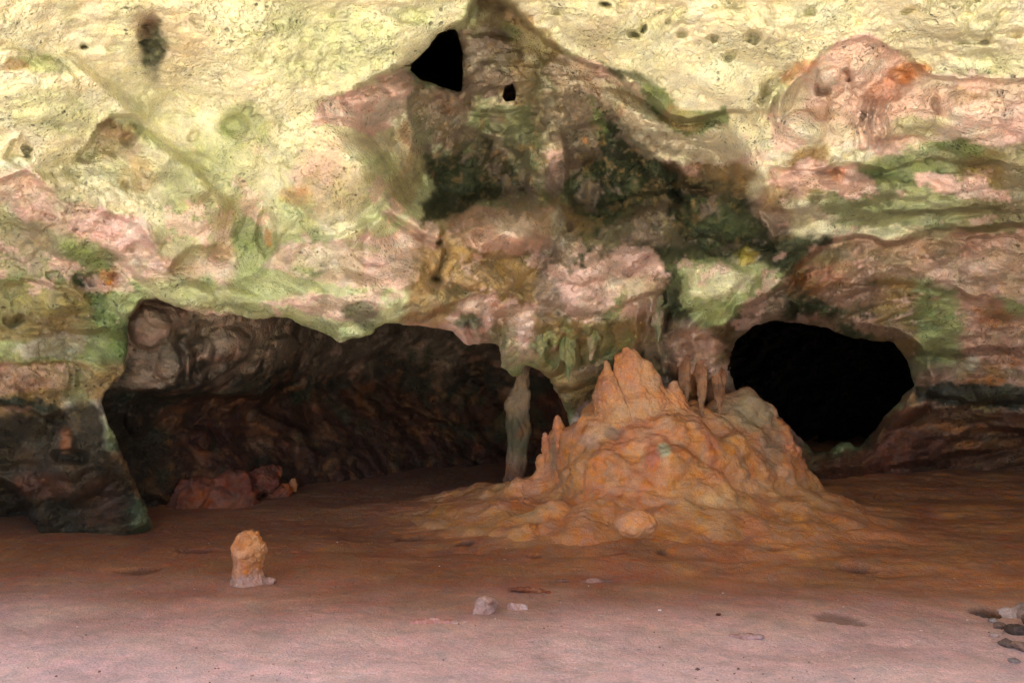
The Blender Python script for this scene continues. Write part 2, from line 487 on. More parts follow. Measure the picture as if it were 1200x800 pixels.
# --- right arch and wall
lip([(835, 490), (846, 440), (850, 392), (866, 366), (900, 345), (924, 330), (938, 306), (962, 284), (1000, 278), (1040, 284), (1100, 272), (1180, 268), (1300, 262)],
    0.42, 150, 0.10, 14, ends=0.06)
lip([(848, 480), (858, 440), (864, 400), (885, 378), (935, 368), (985, 372), (1040, 385), (1080, 408), (1086, 445), (1070, 480)], 0.10, 26, 0.05, 8)
crack([(925, 345), (927, 375)], 3, 0.06); ridge([(918, 345), (920, 378)], 4, 0.08); ridge([(930, 345), (932, 372)], 4, 0.08)
ridge([(853, 385), (862, 410), (850, 440), (856, 470)], 6, 0.12); ridge([(868, 372), (862, 420), (868, 460)], 5, 0.08)
lip([(1080, 330), (1110, 330), (1140, 350), (1165, 345)], 0.10, 24, 0.05, 8)
lip([(1060, 405), (1110, 420), (1160, 402), (1200, 415), (1260, 420)], 0.07, 20, 0.05, 10)
lip([(1080, 462), (1130, 470), (1200, 468), (1300, 470)], 0.30, 90, 0.08, 14, ends=0.05)
lip([(1020, 520), (1045, 490), (1070, 458)], -0.10, 30, 0.06, 10)
for (a, b, y, y2) in ((1090, 1180, 492, 488), (1080, 1150, 515, 520), (1100, 1200, 535, 530), (1040, 1110, 545, 548), (1110, 1230, 505, 508)):
    lip([(a, y), ((a + b) / 2, y - 5), (b, y2)], 0.10, 14, 0.08, 8)
# --- upper right details
knob(968, 93, 14, 12, 0, 0.10); crack([(955, 100), (962, 108), (975, 107)], 3, 0.12); crack([(985, 88), (994, 92), (994, 99)], 3, 0.10)
for a in (((880, 130), (895, 115), (905, 98)), ((896, 148), (905, 125), (915, 100)), ((884, 122), (905, 100), (935, 78))):
    crack(list(a), 4, 0.10)
for x in (1008, 1018, 1030, 1041): ridge([(x + 6, 112), (x, 150), (x - 6, 178)], 3.5, 0.11)
for x in (885, 897, 910): ridge([(x + 16, 100), (x + 4, 120), (x, 150)], 4, 0.10)
knob(915, 115, 26, 16, -50, .12); knob(990, 130, 20, 26, 10, .10); knob(940, 150, 30, 20, 0, .10); knob(1010, 80, 18, 26, 20, .10); knob(950, 75, 18, 12, -30, .08)
knob(1150, 125, 40, 22, 10, .10); knob(1060, 150, 36, 18, -15, .12); knob(1120, 210, 44, 12, 5, .12); knob(960, 212, 40, 16, 0, .14); knob(1040, 215, 34, 22, 0, .12); knob(945, 235, 12, 14, 0, .08)
knob(1000, 310, 30, 26, 20, .14); knob(1080, 300, 36, 18, -10, .16); knob(1150, 330, 30, 26, 30, .14); knob(960, 330, 24, 20, 0, .10); knob(1050, 360, 40, 16, 8, .12); knob(1120, 385, 30, 14, 0, .10); knob(1180, 395, 28, 16, 0, .12)
knob(1045, 105, 30, 18, -30, 0.12); knob(1068, 85, 24, 16, 10, 0.10)
lip([(895, 205), (905, 196), (950, 196), (1000, 188), (1040, 196), (1100, 185), (1200, 190)], 0.12, 30, 0.08, 12)
lip([(850, 250), (900, 245), (960, 255), (1050, 248), (1200, 252)], 0.08, 16, 0.05, 10)
crack([(905, 220), (940, 212), (980, 220)], 4, 0.06)
# --- left wall details
crack([(0, 372), (12, 376), (34, 371)], 4, 0.18); crack([(75, 378), (82, 380), (105, 372)], 3, 0.08)
lip([(0, 330), (40, 322), (70, 335), (100, 352)], 0.08, 24, 0.07, 12)
lip([(10, 395), (60, 388), (100, 382), (130, 380)], 0.07, 16, 0.04, 8)
lip([(-60, 425), (0, 426), (60, 424), (100, 424), (125, 430)], 0.08, 16, 0.05, 8)
lip([(-80, 470), (0, 464), (30, 475), (55, 486), (75, 478), (90, 500)], 0.28, 60, 0.06, 10)
for x in (82, 90, 100, 112): ridge([(x, 425), (x + 1, 455), (x, 480)], 3.5, 0.06)
for x, h in ((122, 0.12), (132, 0.14), (143, 0.14), (153, 0.10)): ridge([(155, 432), (x + 6, 450), (x, 480), (x + 2, 520)], 5, h)
recess([(60, 530), (75, 524), (95, 528), (92, 540), (70, 542)], 0.12, 6); ridge([(80, 508), (78, 535)], 7, 0.08)
recess([(-200, 560), (0, 562), (20, 575), (35, 605), (45, 650), (40, 710), (-200, 710)], 0.9, 12)
# --- pockets with a shape of their own in the pale roof
_r = random.Random(3)
for (x, y, rx, ry, a, dd) in ((180, 52, 13, 30, 5, .07), (275, 148, 18, 14, 0, .07), (100, 57, 4, 3, 0, .08), (475, 18, 26, 9, 15, .09), (225, 165, 6, 5, 0, .08), (708, 5, 8, 3, 5, .1), (745, 40, 9, 4, 25, .1),
                            (755, 32, 6, 3, -60, .08), (800, 42, 7, 3, 10, .08), (840, 47, 7, 4, 10, .1), (885, 44, 7, 7, 40, .12), (862, 65, 9, 4, -25, .08), (950, 18, 7, 4, 0, .08),
                            (1062, 14, 10, 4, -15, .08), (1145, 42, 10, 4, 0, .05), (655, 15, 6, 4, 0, .06), (1095, 125, 5, 9, -20, .10), (460, 162, 4, 9, 0, .08), (35, 178, 5, 12, 0, .06), (150, 215, 5, 4, 0, .06), (150, 165, 6, 7, 0, .07)):
    D += 0 * D
    aa = math.radians(a); u = ((WX - x) * math.cos(aa) + (WY - y) * math.sin(aa)) / rx; v = (-(WX - x) * math.sin(aa) + (WY - y) * math.cos(aa)) / ry
    D += dd * 1.6 * np.exp(-(u * u + v * v) ** 2)
for _ in range(170):
    x, y = _r.uniform(-150, 1350), _r.uniform(-120, 300)
    if 430 < x < 900 and y > 60: continue
    s = _r.uniform(1.8, 5); u = ((WX - x) + 0.4 * (WY - y)) / (s * _r.uniform(1, 2.2)); v = (WY - y) / s
    D += _r.uniform(0.02, 0.07) * np.exp(-(u * u + v * v))

# --- natural relief of several sizes
P1 = np.stack([(GX - CX) / FOC * D, D, EYE + (HOR - GY) / FOC * D], -1)
Wb = P0 + 0.22 * np.stack([fbm(P0, 0.9, 2, seed=11), fbm(P0, 0.9, 2, seed=12), fbm(P0, 0.9, 2, seed=13)], -1)
Wp = P1 + 0.25 * np.stack([fbm(P1, 0.9, 2, seed=11), fbm(P1, 0.9, 2, seed=12), fbm(P1, 0.9, 2, seed=13)], -1)
low = sstep(300, 420, GY)                                   # rougher low down, smoother on the pale roof
mid = sstep(120, 260, GY)
niche = sstep(10, -20, poly_sd([(470, 90), (560, 20), (640, 60), (760, 140), (905, 210), (880, 300), (640, 280), (500, 262)]))
D += -0.26 * (0.6 + 0.4 * mid) * fbm(Wp, 1.2, 2, 0.4, 'b', 21)
D += -0.13 * (0.35 + 0.6 * mid + 0.3 * niche) * fbm(Wb * [1, 1, 1.3], 2.9, 2, 0.42, 'b', 22)
rg = sstep(-0.15, 0.25, fbm(P1, 0.8, 3, seed=28))             # rough and smooth areas alternate
D += 0.040 * (0.15 + 0.6 * rg + 0.7 * niche + 0.4 * low) * fbm(Wb * [1, 1, 1.5], 8.0, 3, 0.55, 'r', 23)
D += -0.13 * niche * fbm(Wb * [1, 1, .7], 4.2, 3, .6, 'b', 29) + 0.05 * niche * fbm(Wb * [1, 1, .5], 10, 3, .6, 'r', 30)
_ck = fbm(Wb, 1.9, 4, 0.55, seed=24); _cm = sstep(-0.1, 0.3, fbm(P1, 0.9, 2, seed=25))
D += 0.07 * _cm * np.exp(-(_ck / 0.022) ** 2)
_ck = fbm(Wb + 5, 4.2, 3, 0.55, seed=26); _cm = sstep(0.0, 0.3, fbm(P1, 1.4, 2, seed=27))
D += 0.035 * _cm * np.exp(-(_ck / 0.03) ** 2)
D = blur(D, 0.4)

# --- chambers behind the face
CAV = [(118, 470), (128, 452), (146, 436), (150, 400), (152, 372), (166, 352), (182, 350), (212, 360), (240, 367), (300, 372), (335, 373), (362, 384), (398, 402),
       (425, 396), (452, 380), (490, 380), (530, 388), (548, 404), (585, 404), (588, 432), (600, 440), (612, 438), (612, 424), (626, 430), (646, 446), (658, 470), (668, 500), (676, 540), (690, 720), (188, 720), (176, 600), (160, 566), (142, 534), (130, 500)]
HOLE = [(864, 402), (884, 386), (912, 378), (945, 383), (962, 385), (1000, 400), (1045, 404), (1060, 422), (1068, 450), (1054, 466), (1034, 486), (1020, 505), (1006, 520),
        (986, 514), (970, 526), (954, 526), (940, 510), (920, 492), (900, 472), (884, 457), (864, 456), (858, 430)]
HOLE2 = [(480, 82), (500, 60), (515, 40), (533, 36), (541, 55), (543, 82), (540, 106), (518, 102), (496, 94)]
HOLE3 = [(588, 112), (592, 100), (600, 97), (605, 106), (604, 118), (592, 120)]
wn = 5 * fbm(P0, 9, 3, seed=31)
sdC = poly_sd(CAV, GX, GY) + wn * 0.8
sdH = poly_sd(HOLE) + wn * 0.6
sdH2 = poly_sd(HOLE2) + wn * 0.4
sdH3 = poly_sd(HOLE3)
D2 = table([0, 100, 150, 200, 250, 300, 350, 400, 500, 600, 700, 900], [300, 330, 400, 450, 480, 520, 560, 620, 700], [
    [8.0, 7.9, 8.1, 8.3, 8.6, 9.0, 9.9, 11, 11.5, 11.5, 11, 11],
    [8.0, 7.9, 8.1, 8.3, 8.6, 9.0, 9.9, 11, 11.5, 11.5, 11, 11],
    [8.0, 7.9, 8.1, 8.3, 8.7, 9.1, 10.2, 11.2, 11.8, 12, 11, 11],
    [8.0, 8.0, 8.3, 8.5, 8.9, 9.5, 10.8, 11.6, 12, 12.2, 11.5, 11],
    [8.1, 8.3, 8.9, 9.4, 9.8, 10.3, 10.9, 11.4, 12, 12.4, 11.5, 11],
    [8.2, 8.3, 8.9, 9.3, 9.7, 10.1, 10.6, 11.0, 11.8, 12.4, 11.5, 11],
    [8.4, 8.5, 8.9, 9.1, 9.4, 9.7, 10.2, 10.6, 11.5, 12.0, 11.5, 11],
    [8.4, 8.5, 8.9, 9.1, 9.4, 9.7, 10.0, 10.6, 11.5, 12.0, 11.5, 11],
    [8.4, 8.5, 8.9, 9.1, 9.4, 9.7, 10.0, 10.6, 11.5, 12.0, 11.5, 11]], 14)
Q0 = np.stack([(GX - CX) / FOC * D2, D2, EYE + (HOR - GY) / FOC * D2], -1)
_Dsave = D; D = D2
for k in ((175, 385, 26, 26, 0, .25), (215, 425, 34, 34, 20, .22), (195, 370, 30, 14, 20, .15), (265, 410, 30, 30, -20, .25), (300, 430, 26, 22, 0, .15), (330, 410, 22, 16, -30, .25), (250, 370, 40, 12, 5, .12), (160, 490, 14, 22, 0, .25), (232, 515, 12, 16, 0, .2)):
    knob(*k)
crack([(210, 380), (205, 400), (212, 430), (210, 462)], 4, .18); crack([(232, 372), (222, 400), (228, 455)], 4, .15)
lip([(150, 452), (190, 462), (240, 462), (290, 466), (330, 452), (360, 440)], .35, 60, .08, 10)
lip([(440, 440), (470, 475), (520, 500), (560, 540)], .3, 50, .08, 12); lip([(300, 480), (345, 500), (380, 545)][::-1], .2, 40, .08, 12)
D2 = D; D = _Dsave
D2 += -0.20 * fbm(Q0, 1.5, 3, 0.55, 'b', 41) - 0.08 * fbm(Q0 * [1, 1, 1.6], 5, 3, 0.55, 'b', 42)
# how the wall funnels into the right-hand passage
D += 0.35 * np.exp(-np.clip(sdH, 0, None) / 8.0) - 0.14 * np.exp(-((sdH - 24) / 10) ** 2)
D += 0.10 * np.exp(-np.clip(sdH2, 0, None) / 6.0)
bx = sstep(0, 1, (GX + 400) / 1)

KS = []
yk = [4.0]
while yk[-1] < 18.5: yk.append(yk[-1] * 1.0058)
YK = np.array(yk)
print('grid', GX.shape, len(YK))
G = np.empty(GX.shape + (len(YK),), np.float32)
for i, y in enumerate(YK):
    m = y / FOC
    g = y - D
    c = np.maximum(np.maximum(sdC * m - 0.22 * np.clip(y - D - 0.25, 0, 2.5), y - D2), 7.0 - y)
    # passages wander as they go in
    w = y - D
    h = np.maximum(np.maximum(sdH * m - 0.10 * np.clip(w, 0, 2), w - 3.6 - 0.3 * wn), 8.6 - y)
    h2 = np.maximum(sdH2 * m + 0.05 * np.clip(w - 1.5, 0, 9) - 0.04 * np.clip(w, 0, 1.5), 6.0 - y)
    h3 = np.maximum(sdH3 * m, np.maximum(6.0 - y, w - 0.7))
    g = smin(g, c, 0.10)
    g = smin(g, h, 0.24)
    g = smin(g, h2, 0.11)
    g = smin(g, h3, 0.03)
    G[:, :, i] = g
G[:, :, -1] = np.minimum(G[:, :, -1], 0.5)


def gw(I):
    px = PX[0] + I[:, 0] * STEP; py = PY[0] + I[:, 1] * STEP
    y = YK[0] * 1.0058 ** I[:, 2]
    return np.stack([(px - CX) / FOC * y, y, EYE + (HOR - py) / FOC * y], 1)


V, F = surface_nets(G, gw)
del G


def back_px(V):
    return CX + V[:, 0] / V[:, 1] * FOC, HOR - (V[:, 2] - EYE) / V[:, 1] * FOC


def lookup(A, px, py):
    i = np.clip((px - PX[0]) / STEP, 0, len(PX) - 1.001); j = np.clip((py - PY[0]) / STEP, 0, len(PY) - 1.001)
    i0 = i.astype(int); j0 = j.astype(int); fi = i - i0; fj = j - j0
    if A.ndim == 3: fi = fi[:, None]; fj = fj[:, None]
    return (A[i0, j0] * (1 - fi) + A[i0 + 1, j0] * fi) * (1 - fj) + (A[i0, j0 + 1] * (1 - fi) + A[i0 + 1, j0 + 1] * fi) * fj


# settle the mesh exactly on the depth sheets (the grid alone leaves faint terraces)
gD = np.hypot(*np.gradient(D)); gD2 = np.hypot(*np.gradient(D2))


def settle(V):
    px, py = back_px(V); y = V[:, 1]
    for S, gS, extra in ((D, gD, np.minimum(np.minimum(lookup(sdC, px, py), lookup(sdH, px, py)), lookup(sdH2, px, py)) > 14),
                         (D2, gD2, (lookup(sdC, px, py) < 40) & (y - lookup(D, px, py) > 0.4))):
        t = lookup(S, px, py)
        w = np.where(extra, 1.0, 0.0) * sstep(0.22, 0.12, np.abs(t - y)) * sstep(0.26, 0.14, lookup(gS, px, py))
        f = 1 + w * (t / y - 1)
        V = np.stack([V[:, 0] * f, V[:, 1] * f, EYE + (V[:, 2] - EYE) * f], 1)
        y = V[:, 1]
    return V


V = settle(relax(V, F, 1, 0.5))
V, F = subdivide(V, F)
V = relax(settle(relax(V, F, 1, 0.5)), F, 1, 0.5)
Nv = vnormals(V, F)
vpx, vpy = back_px(V)
inner = sstep(0.12, 0.35, V[:, 1] - lookup(D, vpx, vpy))
rockiness = 0.35 + 0.65 * sstep(150, 330, vpy) + 0.8 * lookup(niche, vpx, vpy)
Vn = V * inner[:, None] + lookup(P0, vpx, vpy) * (1 - inner[:, None])
wd, wr = worley(Vn + 0.03 * fbm(Vn, 9, 2, seed=50)[:, None], 9.0)
pat = sstep(-0.1, 0.35, fbm(Vn, 1.1, 3, seed=51))             # where the roof is pocked
rgv = lookup(rg, vpx, vpy)
disp = 0.016 * (0.15 + 0.85 * rgv) * rockiness ** 1.5 * fbm(Vn, 8, 4, 0.6, 'b', 52) + 0.007 * (0.3 + 0.7 * rgv) * fbm(Vn, 26, 3, 0.6, 'n', 53) \
    - 0.034 * pat * (wr > 0.6) * sstep(0.38, 0.12, wd) * (0.4 + 0.6 * (1 - sstep(250, 380, vpy)))
wd2, wr2 = worley(Vn, 24.0)
disp -= 0.015 * sstep(0.45, 0.15, wd2) * (wr2 > 0.35) * sstep(-0.1, 0.25, fbm(Vn, 1.6, 3, seed=54))
V = V + Nv * disp[:, None]

# ------------------------------------------------------------------ mineral colours of the face
PAL = {'Y': 'ddd3ac', 'y': 'c2c493', 'g': '9aa06c', 'G': '6a7845', 'K': '363a22', 'P': 'e0baa9', 'p': 'bb957e', 'b': '977c52', 'B': '5f4a2e', 'o': 'c48655',
       'd': '55583c', 't': '1f3029', 'r': '6e4430', 'w': 'c9bda8', 'O': 'a86f48', 'u': '8d7a66', 'k': '262014', 'x': '7a8057', 'D': '372c1d', 'R': '5c3826', 'h': 'a89a3c'}
PAL = {k: srgb(v) for k, v in PAL.items()}
ROWS = """
YYYyYYYyyYyyYyyYYYYYYYYyYYYYY
YYYyYYYyyYyyYybYYYYYYYYyYYYYY
YYYyYYYyyYyyYygYYYYYyYYyYYYYY
YYYyyyBYYYYyYYduyYYYYYyYPoYYYYY
YYYYYYYYYyyyPPBuBbYbYYYoPpPPPPP
YPYYYpYyYyybbuKKdKuYYYYpPpPyPPPPP
PPpPpPggypbbbuKKdKKKYyyPPPgGgGgg
GgGgPPyyyybbbugpKKuKKbgpggPPPgG
gGgGGpyyygpPPbbbuBupdbgppgppppg
bbbbgxgyyyPPgbbgpPPgggpOppppup
bbwgGuuupBBgggPPggppgbpguOppppp
bPpogubuuBBBBggxgOuggpuupOupOop
tdtdutkttkkkkkrOOOxbOppuuutttt
BBkBBkrrkkkkkrrOOOOOurrrrrrrrr
krBBkkrrOrkkkrrOOOOOrrrrrrrrrr
rrBBrrOOrrkkrrrOOOOOrrrrrrrrrr
""".split()
colr = np.zeros(GX.shape + (3,)); wsum = np.zeros(GX.shape)
cc = np.zeros((29, 18, 3))
rows = [''] * 18
rows[0] = rows[1] = ROWS[0]
for j in range(16): rows[j + 2] = ROWS[j] if j < 16 else ROWS[-1]
for j, r in enumerate(rows):
    r = (r + r[-1] * 40)[:26]
    for i in range(29):
        cc[i, j] = PAL[r[min(max(i - 2, 0), 25)]]
# grid point (i,j) sits at px=(i-2)*50, py=(j-2)*50
ii = np.clip(WX2 / 50 + 2, 0, 27.999); jj = np.clip(WY2 / 50 + 2, 0, 16.999)
i0 = ii.astype(int); j0 = jj.astype(int)
fi = sstep(0.34, 0.66, ii - i0)[..., None]; fj = sstep(0.34, 0.66, jj - j0)[..., None]
col = (cc[i0, j0] * (1 - fi) + cc[i0 + 1, j0] * fi) * (1 - fj) + (cc[i0, j0 + 1] * (1 - fi) + cc[i0 + 1, j0 + 1] * fi) * fj


def patch(pts, key, soft=6, s=1.0):
    global col
    m = (sstep(soft * .4, -soft * .4, poly_sd(pts, WX2, WY2)) * s)[..., None]
    col = col * (1 - m) + PAL[key] * m


def spot(px, py, rx, ry, ang, key, s=1.0, soft=0.5):
    global col
    a = math.radians(ang)
    u = ((WX2 - px) * math.cos(a) + (WY2 - py) * math.sin(a)) / rx
    v = (-(WX2 - px) * math.sin(a) + (WY2 - py) * math.cos(a)) / ry
    m = (sstep(1 + soft * .7, 1 - soft * .7, np.sqrt(u * u + v * v)) * s)[..., None]
    col = col * (1 - m) + PAL[key] * m


# pale roof sheets
patch([(-190, -150), (1390, -150), (1390, 85), (1090, 85), (1010, 40), (930, 70), (880, 130), (800, 140), (750, 98), (668, 66), (600, 8), (552, 0), (520, 38), (480, 78), (400, 112), (330, 170), (290, 250), (180, 160), (60, 60), (-190, 60)], 'Y', 5, 0.7)
spot(330, 60, 60, 40, 10, 'y', .6); spot(420, 50, 50, 40, 0, 'y', .8); spot(240, 215, 50, 60, 40, 'g', .65); spot(80, 10, 12, 26, 0, 'x', .5); spot(200, 50, 46, 40, 0, 'b', .45)
spot(180, 55, 13, 34, 3, 'K', .95); spot(168, 25, 18, 20, 0, 'r', .5); spot(273, 150, 19, 14, 0, 'G', .7, .8); spot(282, 156, 8, 6, 0, 'w', .5); spot(285, 150, 30, 22, 0, 'g', .7); spot(345, 20, 34, 24, 0, 'g', .4)
spot(60, 130, 60, 26, 10, 'y', .7); spot(45, 75, 40, 12, 5, 'g', .9); spot(18, 78, 18, 8, 0, 'b', .8); spot(480, 15, 26, 9, 15, 'y', .8)  # green and brown spots below the left lip paint its shadow
spot(135, 150, 22, 11, 10, 'r', .9); spot(140, 170, 28, 20, 0, 'p', .8); spot(165, 205, 20, 20, 0, 'O', .45); spot(150, 190, 40, 20, 20, 'g', .3)  # first spot paints the shading inside the arched pocket
patch([(-190, 200), (0, 195), (35, 190), (70, 230), (110, 240), (175, 262), (200, 330), (170, 335), (110, 290), (60, 262), (0, 240), (-190, 240)], 'P', 6, .95)
patch([(-190, 245), (0, 246), (60, 262), (110, 300), (140, 335), (90, 345), (0, 330), (-190, 330)], 'G', 10, .65)
spot(100, 300, 34, 16, 20, 'G', .8); spot(88, 330, 16, 10, 0, 't', .7); spot(120, 325, 15, 10, 0, 'O', .95)
patch([(0, 335), (60, 330), (110, 350), (110, 390), (0, 400)], 'b', 8, .7)
patch([(20, 402), (70, 388), (110, 392), (90, 415), (30, 420)], 'w', 5, .6)
patch([(-190, 425), (90, 428), (100, 462), (0, 462), (-190, 462)], 'p', 6, .7); spot(40, 448, 40, 14, 0, 'r', .35)
spot(120, 395, 26, 36, 0, 'G', .6); spot(30, 478, 42, 9, 10, 't', .9); spot(22, 484, 16, 4, 0, 'p', .8); spot(0, 520, 70, 30, 0, 't', .85); spot(95, 470, 16, 26, 0, 'x', .7)
for a in ((60, 560, 26, 20, 'B'), (75, 605, 30, 28, 't'), (95, 580, 26, 20, 't'), (30, 540, 16, 14, 'O'), (78, 520, 7, 14, 'O'), (110, 520, 16, 40, 'd'), (60, 625, 30, 12, 'B'), (135, 560, 26, 60, 't'), (25, 600, 20, 30, 'r')):
    spot(a[0], a[1], a[2], a[3], 0, a[4], .7)
spot(-60, 600, 90, 60, 0, 'r', .8)
spot(800, 452, 36, 22, 0, 'o', .7)
patch([(-190, 500), (60, 488), (96, 476), (118, 480), (126, 520), (150, 560), (160, 720), (-190, 720)], 'D', 10, .93)
spot(78, 520, 8, 14, 0, 'O', .7); spot(50, 570, 34, 16, 0, 'r', .6); spot(115, 590, 26, 30, 0, 'r', .35)
# left middle
spot(215, 280, 40, 26, 20, 'y', .7); spot(250, 300, 24, 12, 0, 'b', .7); spot(260, 300, 14, 8, 0, 'p', .6); spot(290, 270, 14, 26, 0, 'G', .7); spot(200, 345, 60, 22, 8, 'g', .8); spot(270, 350, 60, 20, 5, 'g', .8)
spot(313, 282, 5, 12, 0, 'o', .9); spot(385, 215, 50, 30, 0, 'b', .6); spot(345, 225, 20, 10, 0, 'O', .6); spot(380, 190, 30, 30, 0, 'p', .5)
patch([(303, 312), (330, 292), (380, 282), (430, 276), (480, 272), (494, 305), (488, 332), (430, 334), (350, 330)], 'P', 4, .9)
spot(400, 300, 90, 20, 0, 'w', .35); spot(360, 320, 20, 5, 0, 'G', .7); spot(420, 285, 20, 4, 10, 'g', .6)
patch([(302, 362), (330, 348), (380, 346), (440, 338), (452, 352), (440, 372), (400, 378), (340, 364)], 'P', 4, .8)
spot(425, 365, 22, 14, 10, 'd', .85); spot(300, 350, 60, 8, 0, 'g', .5); spot(370, 385, 50, 8, 10, 'g', .8)
spot(500, 300, 18, 50, 10, 'b', .7); spot(565, 265, 46, 26, 0, 'p', .6); spot(560, 300, 50, 26, 0, 'b', .5); spot(600, 235, 46, 12, -5, 'x', .7); spot(600, 265, 36, 22, 0, 'p', .7)
spot(568, 290, 16, 10, 0, 'B', .5); spot(640, 265, 12, 30, 0, 'w', .5); spot(620, 300, 16, 14, 0, 'K', .5)
# pink wedge, niche
patch([(372, 120), (400, 112), (440, 92), (470, 78), (488, 84), (484, 112), (462, 138), (432, 158), (405, 148), (365, 150)], 'P', 3, .95)
patch([(545, 30), (590, 38), (602, 70), (600, 98), (575, 112), (548, 112), (541, 80)], 'u', 3, .9); spot(575, 60, 22, 26, 0, 'w', .4); spot(602, 68, 12, 10, 0, 'B', .8)
patch([(555, -5), (600, 8), (628, 32), (668, 70), (640, 78), (605, 62), (585, 40), (560, 30)], 'b', 4, .85); spot(575, 18, 20, 14, 0, 'K', .6); spot(598, 40, 14, 16, 0, 'G', .7)
spot(735, 86, 40, 6, 20, 'd', .9); spot(700, 84, 12, 5, 0, 'u', .9)
patch([(600, 70), (640, 80), (645, 150), (620, 180), (598, 130)], 'b', 5, .7); spot(628, 130, 18, 40, 0, 'd', .6)
patch([(488, 96), (540, 105), (550, 130), (545, 175), (510, 166), (488, 190), (470, 160), (476, 125)], 'u', 4, .85); spot(530, 115, 26, 14, 10, 'r', .6); spot(495, 150, 12, 30, 0, 'x', .5)
patch([(555, 130), (620, 125), (625, 220), (600, 215), (590, 160), (558, 150)], 'x', 4, .8)
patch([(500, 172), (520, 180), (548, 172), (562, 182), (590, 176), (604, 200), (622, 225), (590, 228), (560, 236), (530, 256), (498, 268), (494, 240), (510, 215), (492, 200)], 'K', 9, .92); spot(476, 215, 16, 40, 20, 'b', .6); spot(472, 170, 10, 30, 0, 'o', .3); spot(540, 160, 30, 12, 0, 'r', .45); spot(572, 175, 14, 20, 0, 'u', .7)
patch([(645, 105), (700, 108), (712, 150), (700, 185), (665, 190), (648, 160)], 'u', 5, .8); spot(665, 190, 14, 16, 0, 'B', .7)
spot(687, 164, 5, 6, 0, 'o', .9)
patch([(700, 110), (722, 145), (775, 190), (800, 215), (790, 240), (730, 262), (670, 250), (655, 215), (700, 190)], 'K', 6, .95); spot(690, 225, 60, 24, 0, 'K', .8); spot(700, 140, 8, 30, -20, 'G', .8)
patch([(640, 75), (700, 72), (750, 105), (790, 150), (880, 165), (900, 190), (850, 195), (800, 192), (760, 186), (728, 160), (705, 112), (650, 104)], 'P', 4, .6)
patch([(700, 90), (745, 105), (790, 152), (860, 160), (895, 175), (850, 192), (800, 190), (762, 184), (730, 155)], 'Y', 5, .7)
spot(726, 126, 8, 7, 0, 'o', .5); spot(640, 110, 5, 40, 0, 'w', .4)
patch([(752, 98), (785, 102), (790, 130), (850, 128), (850, 145), (800, 155), (770, 140)], 'G', 3, .9); spot(795, 138, 26, 10, 15, 'b', .9); spot(800, 136, 16, 6, 10, 'g', .6)
spot(628, 200, 10, 40, 0, 'G', .7); spot(650, 240, 14, 10, 40, 'b', .6); spot(690, 285, 20, 10, 0, 'k', .6)
patch([(692, 285), (730, 250), (780, 225), (796, 240), (800, 290), (750, 292), (700, 300)], 'u', 5, .7)
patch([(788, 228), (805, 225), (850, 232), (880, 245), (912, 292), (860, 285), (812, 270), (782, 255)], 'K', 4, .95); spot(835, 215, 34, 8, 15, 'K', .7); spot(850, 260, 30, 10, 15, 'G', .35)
spot(810, 198, 12, 5, 20, 'p', .9); spot(860, 200, 26, 6, 10, 'b', .8)
patch([(546, 292), (548, 262), (556, 244), (582, 232), (618, 226), (638, 234), (648, 262), (644, 288), (610, 300), (575, 296)], 'p', 4, .85); patch([(560, 240), (600, 226), (632, 228), (640, 240), (600, 244)], 'x', 4, .8)
spot(600, 262, 26, 16, 0, 'w', .5); spot(652, 262, 5, 26, -8, 'w', .7); patch([(655, 255), (690, 278), (700, 268), (665, 242)], 'b', 3, .8)
patch([(540, 30), (552, 28), (590, 36), (600, 60), (578, 112), (552, 108), (543, 80)], 'u', 3, .6); spot(565, 60, 14, 22, 0, 'w', .45)
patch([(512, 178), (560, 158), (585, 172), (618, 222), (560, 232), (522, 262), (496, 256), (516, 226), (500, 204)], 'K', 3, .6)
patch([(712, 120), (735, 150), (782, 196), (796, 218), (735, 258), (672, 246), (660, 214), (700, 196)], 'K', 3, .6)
# right: pink recess and green band
patch([(905, 130), (930, 98), (965, 60), (1010, 42), (1050, 58), (1088, 90), (1390, 86), (1390, 178), (1190, 185), (1090, 165), (1040, 182), (950, 170), (900, 185)], 'P', 5, .85)
spot(940, 85, 22, 10, -30, 'o', .7); spot(1045, 108, 28, 14, -30, 'O', .7); spot(1068, 88, 26, 14, 0, 'o', .9); spot(1065, 155, 36, 16, -10, 'b', .5); spot(1075, 150, 30, 14, -10, 'y', .6)
spot(1140, 118, 24, 8, 0, 'b', .5); spot(970, 135, 26, 10, 0, 'b', .5); spot(925, 115, 24, 20, -30, 'y', .5); spot(970, 160, 40, 12, 0, 'Y', .6); spot(1085, 190, 40, 8, -15, 'P', .9)
patch([(1000, 195), (1040, 180), (1110, 165), (1180, 172), (1260, 165), (1390, 170), (1390, 270), (1000, 268), (960, 250)], 'G', 8, .7)
spot(1060, 200, 50, 16, -5, 'G', .7); spot(1125, 175, 30, 10, 0, 'G', .8); spot(1150, 190, 30, 8, 0, 'd', .5)
patch([(900, 202), (945, 192), (1010, 196), (1028, 222), (995, 236), (960, 218), (935, 226), (905, 215)], 'P', 4, .9); spot(980, 205, 12, 8, 0, 'o', .7)
patch([(1070, 208), (1110, 204), (1180, 224), (1190, 236), (1120, 228), (1072, 220)], 'P', 4, .9); spot(960, 232, 10, 12, 0, 'x', .8); spot(905, 228, 18, 20, 0, 'b', .8); spot(1020, 248, 60, 8, 0, 'x', .6)
patch([(945, 290), (1000, 280), (1100, 275), (1390, 265), (1390, 350), (1150, 355), (1090, 320), (1000, 335), (950, 330)], 'p', 8, .8)
